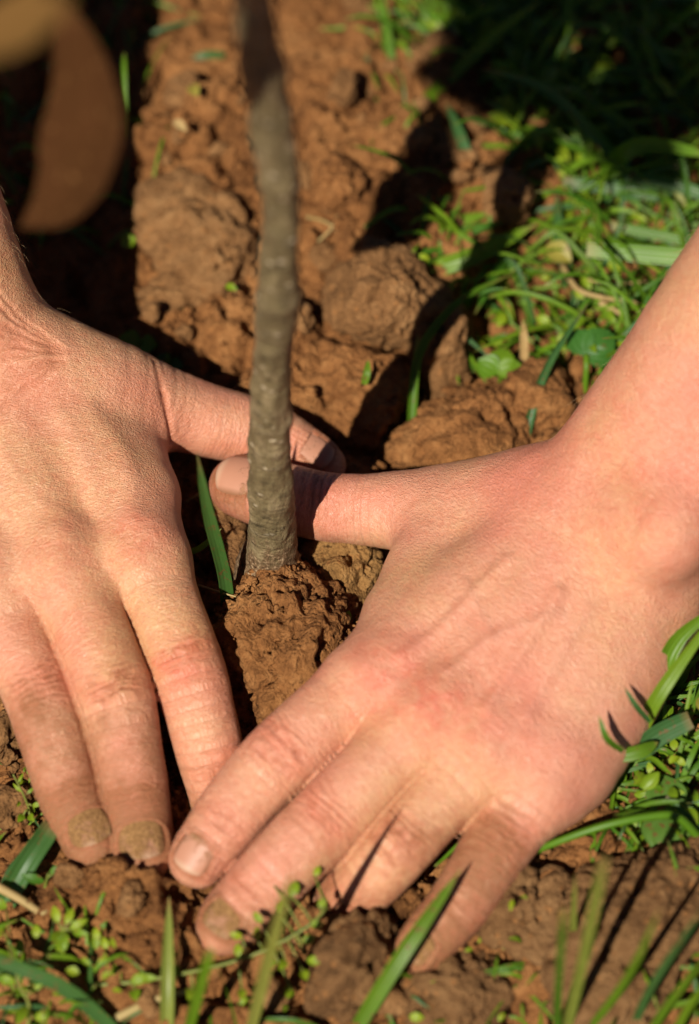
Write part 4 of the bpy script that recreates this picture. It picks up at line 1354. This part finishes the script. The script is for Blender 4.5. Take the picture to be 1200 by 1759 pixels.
blade('bent dark blade tip lying over the little finger base', [(1060, 1300, 26), (1100, 1290, 27), (1130, 1275, 26)], 26, M_GRASS, False, G_ED)
blade('bright blade curving beneath the little finger base', [(1050, 1370, 4), (1065, 1340, 10), (1070, 1300, 16)], 20, M_GRASS_L, False, G_ED)
G_R = 'blades beside the left forearm'
blade('cut wide bright blade lying level beside the forearm', [(1240, 448, 22), (1120, 437, 20), (1008, 428, 18)], 32, M_GRASS_L, False, G_R, blunt=True, fold=0.2, basew=1.0)
blade('dull cut blade above the wide bright blade', [(1240, 425, 16), (1140, 405, 15), (1046, 386, 14)], 20, M_GRASS, False, G_R, blunt=True)
blade('dark broad blade with brown torn end at the shadow edge', [(1130, 335, 12), (1060, 322, 12), (968, 312, 11)], 24, M_GRASS_B, False, G_R, blunt=True)
blade('broad ribbed blade arching from the shade beside the forearm', [(1020, 330, 1), (1060, 272, 24), (1120, 248, 30), (1240, 272, 26)], 32, M_GRASS_L, False, G_R, basew=0.4)
blade('grey blade with torn tip under the arching ribbed blade', [(1240, 345, 15), (1150, 315, 16), (1082, 302, 15)], 22, M_GRASS_B, False, G_R, blunt=True)
blade('narrow dark blade hanging beside the round clod', [(985, 480, 2), (962, 420, 9), (955, 330, 12)], 22, M_GRASS_B, False, G_R)
blade('tan tipped blade leaning on the forearm', [(1190, 400, 4), (1172, 350, 12), (1150, 305, 16)], 13, M_GRASS_Y, False, G_R)
blade('curved stalk climbing past the tall rough clod', [(706, 805, 0), (708, 700, 6), (722, 600, 14), (790, 515, 18), (880, 470, 16)], 16, M_GRASS, False, G_R, fold=0.8, basew=1.0)
blade('short pale sheath at the foot of the curved stalk', [(710, 700, 2), (714, 630, 9), (718, 570, 13)], 12, M_GRASS_Y)
blade('thin tendril curling from the foot of the curved stalk', [(715, 735, 3), (745, 765, 5), (805, 778, 4)], 8, M_GRASS)
blade('pale green stalk leaning over the gritty clod by the wrist', [(893, 788, 1), (915, 700, 9), (945, 620, 15), (1010, 520, 20)], 15, M_GRASS_B, False, G_R, fold=0.8)
blade('white dry blade stub beside the gritty clod', [(903, 640, 2), (900, 590, 7), (897, 550, 10)], 15, M_STRAW, False, G_R)
G_C = 'fresh blades of the clump behind the tall rough clod'
for lab, pts, w, m in [
    ('widest fresh blade of the clump reaching under the round clod', [(720, 468, 6), (810, 440, 12), (920, 385, 14)], 32, M_GRASS_L),
    ('spotted fresh blade at the top of the clump', [(712, 405, 4), (770, 385, 11), (845, 365, 12)], 24, M_GRASS_L),
    ('narrow fresh blade in the middle of the clump', [(715, 435, 5), (790, 400, 12), (870, 380, 13)], 20, M_GRASS),
    ('yellowish blade low in the clump', [(725, 450, 3), (760, 420, 8), (812, 395, 9)], 18, M_GRASS_Y),
    ('bright blade dipping beyond the clump', [(880, 430, 5), (850, 470, 9), (815, 540, 8)], 17, M_GRASS)]:
    blade(lab, pts, w, m, False, G_C)
G_T = 'blades growing from the lit soil beyond the stem'
for lab, pts, w, m in [
    ('straight blade standing over the worn far clod', [(676, 175, 2), (668, 90, 14), (655, -20, 22)], 20, M_GRASS),
    ('narrow blade beside the straight far blade', [(672, 200, 1), (655, 160, 7), (662, 110, 12)], 13, M_GRASS_L),
    ('slanting blade growing from a pale tan node', [(705, 232, 1), (765, 140, 10), (850, 60, 20), (930, 0, 26)], 22, M_GRASS_L),
    ('level dark blade with cut end beyond the stem', [(885, 5, 14), (780, 52, 11), (690, 62, 9)], 22, M_GRASS),
    ('grey blade twisting over the clod with hollow', [(760, 325, 3), (800, 280, 12), (785, 220, 16), (765, 175, 14)], 20, M_GRASS_B),
    ('short curved blue green blade left of the stem', [(432, 285, 3), (398, 245, 7), (385, 195, 8)], 12, M_GRASS_B),
    ('flat blade at the edge of the arm shadow', [(385, 95, 6), (355, 94, 7), (328, 100, 6)], 14, M_GRASS_B),
    ('small blade in the soil crack below the grass crown', [(640, 225, 2), (655, 185, 6), (670, 150, 8)], 12, M_GRASS),
    ('tiny blade stuck in the knobbly clod', [(625, 660, 13), (630, 640, 16), (632, 618, 17)], 13, M_GRASS)]:
    blade(lab, pts, w, m, False, G_T)
G_S = 'dim blades in the deep shade'
for lab, pts, w in [
    ('long dim blade arching through the deep shade', [(1120, 330, 1), (1010, 220, 26), (930, 150, 34), (828, 118, 36)], 20),
    ('dim pointed blade next to the long dim blade', [(1110, 270, 1), (1060, 220, 16), (1005, 155, 26)], 15),
    ('lone blade tip catching light at the shade edge', [(1220, 165, 4), (1145, 105, 20), (1100, 45, 30)], 14),
    ('short upright blade lost in the shade', [(990, 190, 1), (1000, 140, 14), (1012, 95, 22)], 12)]:
    blade(lab, pts, w, M_GRASS_B, False, G_S)

def fill_grass():
    r_ = np.random.default_rng(31)
    zones = [((860, 1210, -60, 330), 300, (18, 46), (8, 18)), ((935, 1210, 270, 640), 270, (14, 50), (6, 14)), ((700, 940, 360, 600), 90, (10, 34), (6, 14)),
             ((985, 1215, 1200, 1440), 230, (9, 30), (7, 15)), ((0, 200, 1620, 1790), 60, (10, 24), (5, 12)), ((1000, 1215, 1630, 1790), 50, (12, 34), (6, 12)), ((640, 1000, 1640, 1790), 50, (9, 24), (5, 9)),
             ((660, 900, -60, 140), 190, (12, 38), (7, 15)), ((-20, 260, -60, 420), 90, (12, 36), (6, 14)), ((630, 760, 150, 300), 14, (8, 18), (5, 10)), ((700, 900, 1380, 1520), 30, (8, 20), (5, 11)), ((0, 60, 1300, 1420), 12, (8, 16), (3, 6)),
             ((1215, 1750, -100, 1750), 520, (14, 44), (7, 16)), ((-520, -60, 1100, 1800), 160, (12, 36), (6, 14)), ((-600, -20, -400, 420), 200, (14, 44), (6, 15)), ((860, 1500, -520, -60), 260, (16, 46), (7, 16)), ((-100, 860, -520, -60), 90, (12, 36), (6, 14)), ((0, 1200, 1790, 2100), 120, (10, 30), (5, 12))]
    V = {0: [], 1: [], 2: []}; F = {0: [], 1: [], 2: []}; A = {0: [], 1: [], 2: []}; cnt = {0: 0, 1: 0, 2: 0}
    for (x0, x1, y0, y1), n, (l0, l1), (w0, w1) in zones:
        made = 0
        for _ in range(n * 3):
            if made >= n: break
            qx, qy = r_.uniform(x0, x1), r_.uniform(y0, y1)
            if 790 < qx < 935 and 290 < qy < 440: continue
            p = P(qx, qy, 0); p = snap(p)
            L = r_.uniform(l0, l1) * MM; az = r_.uniform(0, 2 * math.pi); el = r_.uniform(0.1, 1.05)
            d = np.array([math.cos(az) * math.cos(el), math.sin(az) * math.cos(el), math.sin(el)])
            droop = r_.uniform(0.2, 0.9)
            path = [p, p + d * L * 0.4 + [0, 0, .002], p + d * L * 0.75 - [0, 0, L * 0.12 * droop], p + d * L - [0, 0, L * 0.45 * droop]]
            path = np.array(path); path[1:, 2] = np.maximum(path[1:, 2], p[2] + 0.004)
            if not clear_of_hands(catmull(path, 9), 0.0015): continue
            v, f, a = blade_geo(path, r_.uniform(w0, w1) * 0.125 * MM, r_.uniform(0.1, 0.7), 8, twist=r_.uniform(-0.8, 0.8), rnd=r_.random(), blunt=r_.random() < 0.25, normal=(r_.normal(0, .5), -0.5, 0.8))
            k = r_.choice([0, 0, 1, 1, 1, 2])
            V[k].append(v); F[k].extend([tuple(i + cnt[k] for i in q) for q in f]); A[k].append(a); cnt[k] += len(v); made += 1
    for k, (m, lab) in enumerate([(M_GRASS, 'mass of green grass around the hands and in the shade'), (M_GRASS_L, 'fresh bright grass mixed through the darker grass'), (M_GRASS_B, 'dull blue green grass mixed through the brighter grass')]):
        o = mesh_obj('grass', np.vstack(V[k]), F[k], m, attrs={'bl': np.vstack(A[k])})
        tag(o, lab, 'grass', kind='stuff')
fill_grass()

# small leaves
def oval(center, d, n, L, W, rnd, cup=0.25, heart=0.0, nu=9):
    d = np.asarray(d, float); d /= np.linalg.norm(d)
    n = np.asarray(n, float); n = n - d * (n @ d); n /= np.linalg.norm(n); s = np.cross(d, n)
    V, F, A = [], [], []
    for i in range(nu):
        k = i / (nu - 1)
        w = W / 2 * math.sin(math.pi * min(0.98, max(0.03, k)) ** (0.85)) ** 0.75
        for j, t in enumerate((-1, -0.5, 0, 0.5, 1)):
            back = heart * L * (1 - abs(t)) * (k > 0.8) * (k - 0.8) * 5
            V.append(center + d * (k * L - back) + s * t * w + n * (cup * w * t * t + 0.10 * L * math.sin(k * 3.14)))
            A.append((k * 0.8, t * 0.5, rnd))
    for i in range(nu - 1):
        for j in range(4):
            a = i * 5 + j
            F.append((a, a + 1, a + 6, a + 5))
    return np.array(V), F, np.array(A)

def fill_cover():
    r_ = np.random.default_rng(61)
    V, F, A, c = [], [], [], 0
    for (x0, x1, y0, y1), n, (l0, l1) in [((940, 1200, 330, 640), 150, (2.5, 6.0)), ((1010, 1200, 1250, 1440), 45, (3, 7)), ((720, 880, 480, 600), 40, (3, 6)), ((0, 200, 1640, 1780), 22, (2.5, 4.5)), ((400, 640, 1660, 1780), 10, (2.2, 3.6)), ((860, 1200, 0, 300), 120, (4, 8)), ((760, 900, 0, 120), 50, (4, 8)), ((30, 70, 1330, 1410), 24, (1.6, 3)), ((640, 1000, 1600, 1780), 18, (2, 4))]:
        for _ in range(n):
            p = snap(P(r_.uniform(x0, x1), r_.uniform(y0, y1), 0)); p[2] += r_.uniform(0.003, 0.012)
            az = r_.uniform(0, 6.28)
            d = np.array([math.cos(az), math.sin(az), r_.uniform(-0.2, 0.6)])
            L = r_.uniform(l0, l1) * MM
            if not clear_of_hands(np.array([p, p + d * L, p + d * L * 1.4]), 0.001): continue
            v, f, a = oval(p, d, (r_.normal(0, .3), -0.3 + r_.normal(0, .3), 1), L, L * r_.uniform(0.35, 0.75), r_.random(), r_.uniform(0.1, 0.5))
            V.append(v); A.append(a); F.extend([tuple(i + c for i in q) for q in f]); c += len(v)
    o = mesh_obj('ground_cover', np.vstack(V), F, M_COVER, attrs={'bl': np.vstack(A)})
    tag(o, 'tiny yellow green leaves of low weeds between grass and soil', 'ground cover', kind='stuff')
fill_cover()

def clover(label, px, py, z, leaves, foot, mat=M_CLOVER, cat='clover'):
    c = P(px, py, z); ft = snap(P(foot[0], foot[1], 0))
    root = empty('clover' if cat == 'clover' else 'weed', ft); tag(root, label, cat)
    pth = catmull(np.array([ft, (ft + c) / 2 + [0, 0, .004], c]), 10)
    v, f = tube(pth, 0.0009, 7)
    mesh_obj('stalk', v - ft, f, M_GRASS_L, parent=root)
    for (dx, dy, dz, L, W, ht) in leaves:
        v, f, a = oval(c, (dx, dy, dz), (-0.1, -0.35, 1), L * MM, W * MM, random.random(), 0.15, ht, 13)
        mesh_obj('leaf', v - ft, f, mat, parent=root, attrs={'bl': a})
clover('clover with round dark leaves beside the forearm', 1007, 610, 12, [(-0.35, 0.9, .1, 9.5, 8.5, .08), (0.75, 0.75, .1, 11, 10, .08), (0.95, -0.15, -0.1, 8, 7, .05)], (1003, 690))
clover('pale round leaved weed on soil near the curved stalk', 855, 640, 6, [(-0.75, 0.4, .2, 7, 7.5, .1), (0.3, 0.9, .2, 8, 8, .05), (0.95, 0.2, .1, 7.5, 7, .05)], (862, 652), M_GRASS_L, 'weed')
clover('spotted broad leaves under the green runner by the left hand', 1150, 1405, 14, [(-0.1, 0.95, .1, 12, 11, .05), (-0.25, -0.9, -.1, 11, 13, .12), (0.9, -0.5, -.1, 9, 10, .1)], (1190, 1420), M_SPOT, 'weed')
clover('pale green leaves peeping over the right thumb base', 240, 592, 6, [(-0.9, 0.25, .2, 6.5, 6.5, .05), (0.75, -0.2, .2, 5.5, 6, .05)], (246, 606), M_GRASS_L, 'weed')
clover('small leaf half hidden behind the right thumb', 288, 625, 6, [(0.5, -0.2, .1, 5, 4.5, .05), (-0.5, 0.4, .1, 4, 4, .05)], (290, 632), M_CLOVER, 'weed')

def fallen_leaf(label, px, py, z, d, L, W, mat):
    p = snap(P(px, py, 0)); p[2] += z * MM + 0.003
    v, f, a = oval(np.zeros(3), d, (0, -0.4, 1), L * MM, W * MM, 0.3, 0.3, 0.0, 9)
    o = mesh_obj('fallen_leaf', v, f, mat, attrs={'bl': a}, loc=p)
    tag(o, label, 'leaf')
fallen_leaf('yellowing leaf scrap among grass by the straw stalk', 935, 465, 8, (0.8, -0.6, -0.1), 9, 7, M_YLEAF)
fallen_leaf('yellow leaf scrap beside the torn grey green blade', 1185, 1275, 14, (0.5, -0.7, 0), 6, 5, M_YLEAF)
fallen_leaf('small bright leaf scrap lying on soil left of the stem', 312, 560, 3, (1, -0.05, 0), 7, 3, M_GRASS_L)
fallen_leaf('pale husk lying on the large flat clod', 305, 295, 9, (0.6, -0.7, 0), 6, 3, M_STRAW)
fallen_leaf('tiny green leaf on the left side of the flat clod', 210, 442, 6, (0.7, 0.2, 0.2), 5, 4.5, M_COVER)
fallen_leaf('lone yellow green leaf at the foot of the root ball', 592, 1122, 14, (0.3, 0.9, 0.3), 4, 2.6, M_COVER)
fallen_leaf('small green leaf in the crack under the flat clod', 390, 535, 5, (0.8, -0.5, 0.1), 4, 2.4, M_COVER)
fallen_leaf('yellow green scrap lying above the pale husk', 333, 235, 6, (0.4, -0.8, 0), 5, 4, M_YLEAF)

def straw(label, pts, r, name='dry_straw', mat=M_STRAW, cat='straw'):
    path = np.array([P(*p) for p in pts])
    for i, p in enumerate(pts):
        if p[2] <= 3:
            path[i, 2] = max(path[i, 2], ground_h(path[i][None, :2])[0] + r * MM * 0.6)
    c = catmull(path, 16)
    v, f = tube(c, np.linspace(r, r * 0.6, 16) * MM, 7)
    o = mesh_obj(name, v - path[0], f, mat, loc=path[0])
    tag(o, label, cat)
straw('bent dry straw bordering the grass by the forearm', [(965, 455, 8), (990, 495, 12), (1030, 510, 12), (1095, 520, 10)], 1.0)
straw('pale dry straw lying level above the bent one', [(1010, 480, 9), (1060, 487, 10), (1110, 484, 10)], 0.6)
straw('short broken straw below the bent dry straw', [(1030, 520, 8), (1050, 530, 8), (1070, 542, 7)], 1.0)
straw('dry root fibre poking out beyond the stem', [(540, 420, 8), (570, 390, 13), (590, 340, 14)], 0.45, cat='root')
straw('second root fibre crossing the first one', [(525, 372, 8), (565, 385, 12), (605, 430, 8)], 0.55, cat='root')
straw('dry twig lying in front of the right fingertips', [(75, 1590, 3), (110, 1552, 6), (150, 1560, 6), (205, 1578, 4)], 0.5, cat='twig')
straw('yellow straw leaning from the left into the weeds', [(-10, 1520, 10), (40, 1548, 9), (90, 1582, 6), (130, 1620, 3)], 1.3)
straw('thin straw across the foot of the root ball and blade', [(340, 1005, 12), (380, 1018, 15), (405, 1025, 16)], 0.35)
straw('fine rootlet lying on the side of the root ball', [(372, 1095, 8), (395, 1075, 13), (430, 1045, 16), (465, 1060, 19)], 0.5, cat='root')
straw('brown stick lying below the weed runner', [(180, 1759, 4), (260, 1720, 6), (330, 1700, 6)], 1.3, cat='twig')
straw('short pale twig lying on the dark gap by the index finger', [(320, 862, 6), (340, 850, 9), (362, 838, 9)], 0.5, cat='twig')

# weeds with runners
def sprig(label, stem, leaves, r=0.6, mat=M_COVER, smat=M_GRASS_Y):
    path = np.array([P(*p) for p in stem]); path[0] = snap(path[0])
    base = path[0]
    root = empty('weed', base); tag(root, label, 'weed')
    c = catmull(path, 30)
    v, f = tube(c, np.linspace(r, r * 0.6, 30) * MM, 7)
    mesh_obj('stem', v - base, f, smat, parent=root)
    for i, (px, py, z, ax, ay, L, W) in enumerate(leaves):
        p = P(px, py, z)
        j = np.argmin(np.linalg.norm(c - p, axis=1))
        d = np.array([ax, ay, 0.25])
        v, f, a = oval(p, d, (0.1 * (i % 3 - 1), -0.5, 0.9), L * MM, W * MM, (i * 0.37) % 1, 0.35)
        mesh_obj('leaf', v - base, f, mat, parent=root, attrs={'bl': a})
        if np.linalg.norm(c[j] - p) > 0.0012:
            v, f = tube(catmull(np.array([c[j], (c[j] + p) / 2 + [0, 0, .001], p]), 6), 0.00028, 5)
            mesh_obj('petiole', v - base, f, smat, parent=root)
sprig('weed runner with pairs of oval leaves lying before the left fingertips',
      [(120, 1705, 2), (200, 1690, 9), (300, 1675, 11), (400, 1652, 13), (470, 1625, 16), (530, 1590, 20), (560, 1560, 22)],
      [(205, 1690, 9, -0.3, 0.9, 5.2, 2.6), (225, 1688, 10, .9, .35, 5, 3), (240, 1680, 10, .8, -.1, 4.6, 2.3), (232, 1700, 9, .1, -.9, 3.8, 3), (285, 1675, 11, .9, .5, 4, 2.6), (330, 1700, 9, -.3, -.9, 3.4, 3),
       (412, 1645, 14, -.2, .9, 3.6, 2.4), (415, 1610, 17, -.9, .2, 3.2, 2), (440, 1615, 17, .1, .9, 3.4, 2.2), (450, 1585, 20, -.6, .7, 3.4, 2), (478, 1570, 21, .2, .9, 3.6, 2.2), (500, 1540, 22, .3, .9, 4.2, 2.6), (520, 1620, 18, .8, .4, 3.6, 2.6), (528, 1650, 16, .9, -.1, 4, 2.4),
       (535, 1590, 20, .9, .1, 3.2, 2.2), (548, 1560, 22, .5, .8, 3, 2), (490, 1650, 15, -.4, -.8, 3.6, 2.4), (520, 1668, 14, .3, -.9, 3.2, 2.4), (470, 1520, 22, -.2, .9, 3, 1.6), (540, 1505, 23, .4, .8, 2.8, 1.8), (415, 1700, 10, 0, -.9, 3.4, 2.4), (500, 1700, 9, -.3, -.8, 3.2, 2.2)])
sprig('upright weed with a whorl of small leaves beyond the leaning blade', [(95, 1680, 0), (100, 1640, 7), (105, 1600, 13)],
      [(105, 1600, 13, -.1, -1, 6, 4.5), (100, 1585, 14, -.3, .9, 4.5, 2.4), (112, 1588, 14, .4, .9, 4.5, 2.2), (120, 1595, 14, .9, .4, 5, 2.2), (125, 1600, 13, .9, -.3, 4.5, 2)])
sprig('little weed with two oval leaves on the folded blade', [(75, 1540, 2), (78, 1520, 6), (80, 1510, 9)],
      [(85, 1500, 10, .9, .3, 4.5, 2.4), (100, 1500, 9, .95, .1, 4.2, 2.6), (75, 1515, 9, -.9, .2, 6, 2.6)], mat=M_GRASS)
sprig('small leaved weed at the foot of the leaning dark blade', [(40, 1790, 0), (50, 1730, 8), (30, 1690, 13)],
      [(45, 1730, 8, -.3, -.9, 6, 3.2), (60, 1700, 10, .6, .7, 4, 2.6), (30, 1640, 12, .2, .9, 4, 2.6), (10, 1560, 9, -.5, .3, 4.5, 3), (5, 1590, 8, -.2, -.8, 4.5, 3), (60, 1750, 5, .8, .2, 4.5, 2.6), (25, 1690, 13, -.8, .4, 4, 2.4)])
sprig('thin feathery weed standing beside the right ring finger', [(58, 1412, 1), (42, 1370, 7), (22, 1330, 12)],
      [(50, 1400, 4, .4, -.6, 3, 2), (40, 1400, 4, -.4, -.8, 3, 2), (55, 1385, 5, .8, .2, 3, 1.4), (35, 1360, 8, -.6, .6, 3, .9), (45, 1365, 8, .6, .5, 3, .9), (30, 1345, 10, .4, .7, 3, .8)], r=0.35)
def runner():
    pts = [(885, 1502, 3), (905, 1470, 12), (960, 1445, 19), (1040, 1418, 24), (1120, 1402, 25), (1165, 1405, 23), (1210, 1450, 14)]
    path = np.array([P(*p) for p in pts]); path[0] = snap(path[0])
    v, f = tube(catmull(path, 40), np.linspace(0.9, 1.2, 40) * MM, 8)
    o = mesh_obj('grass_runner', v - path[0], f, M_GRASS_L, loc=path[0])
    tag(o, 'long bright green runner arching from the left little finger', 'grass stalk')
runner()
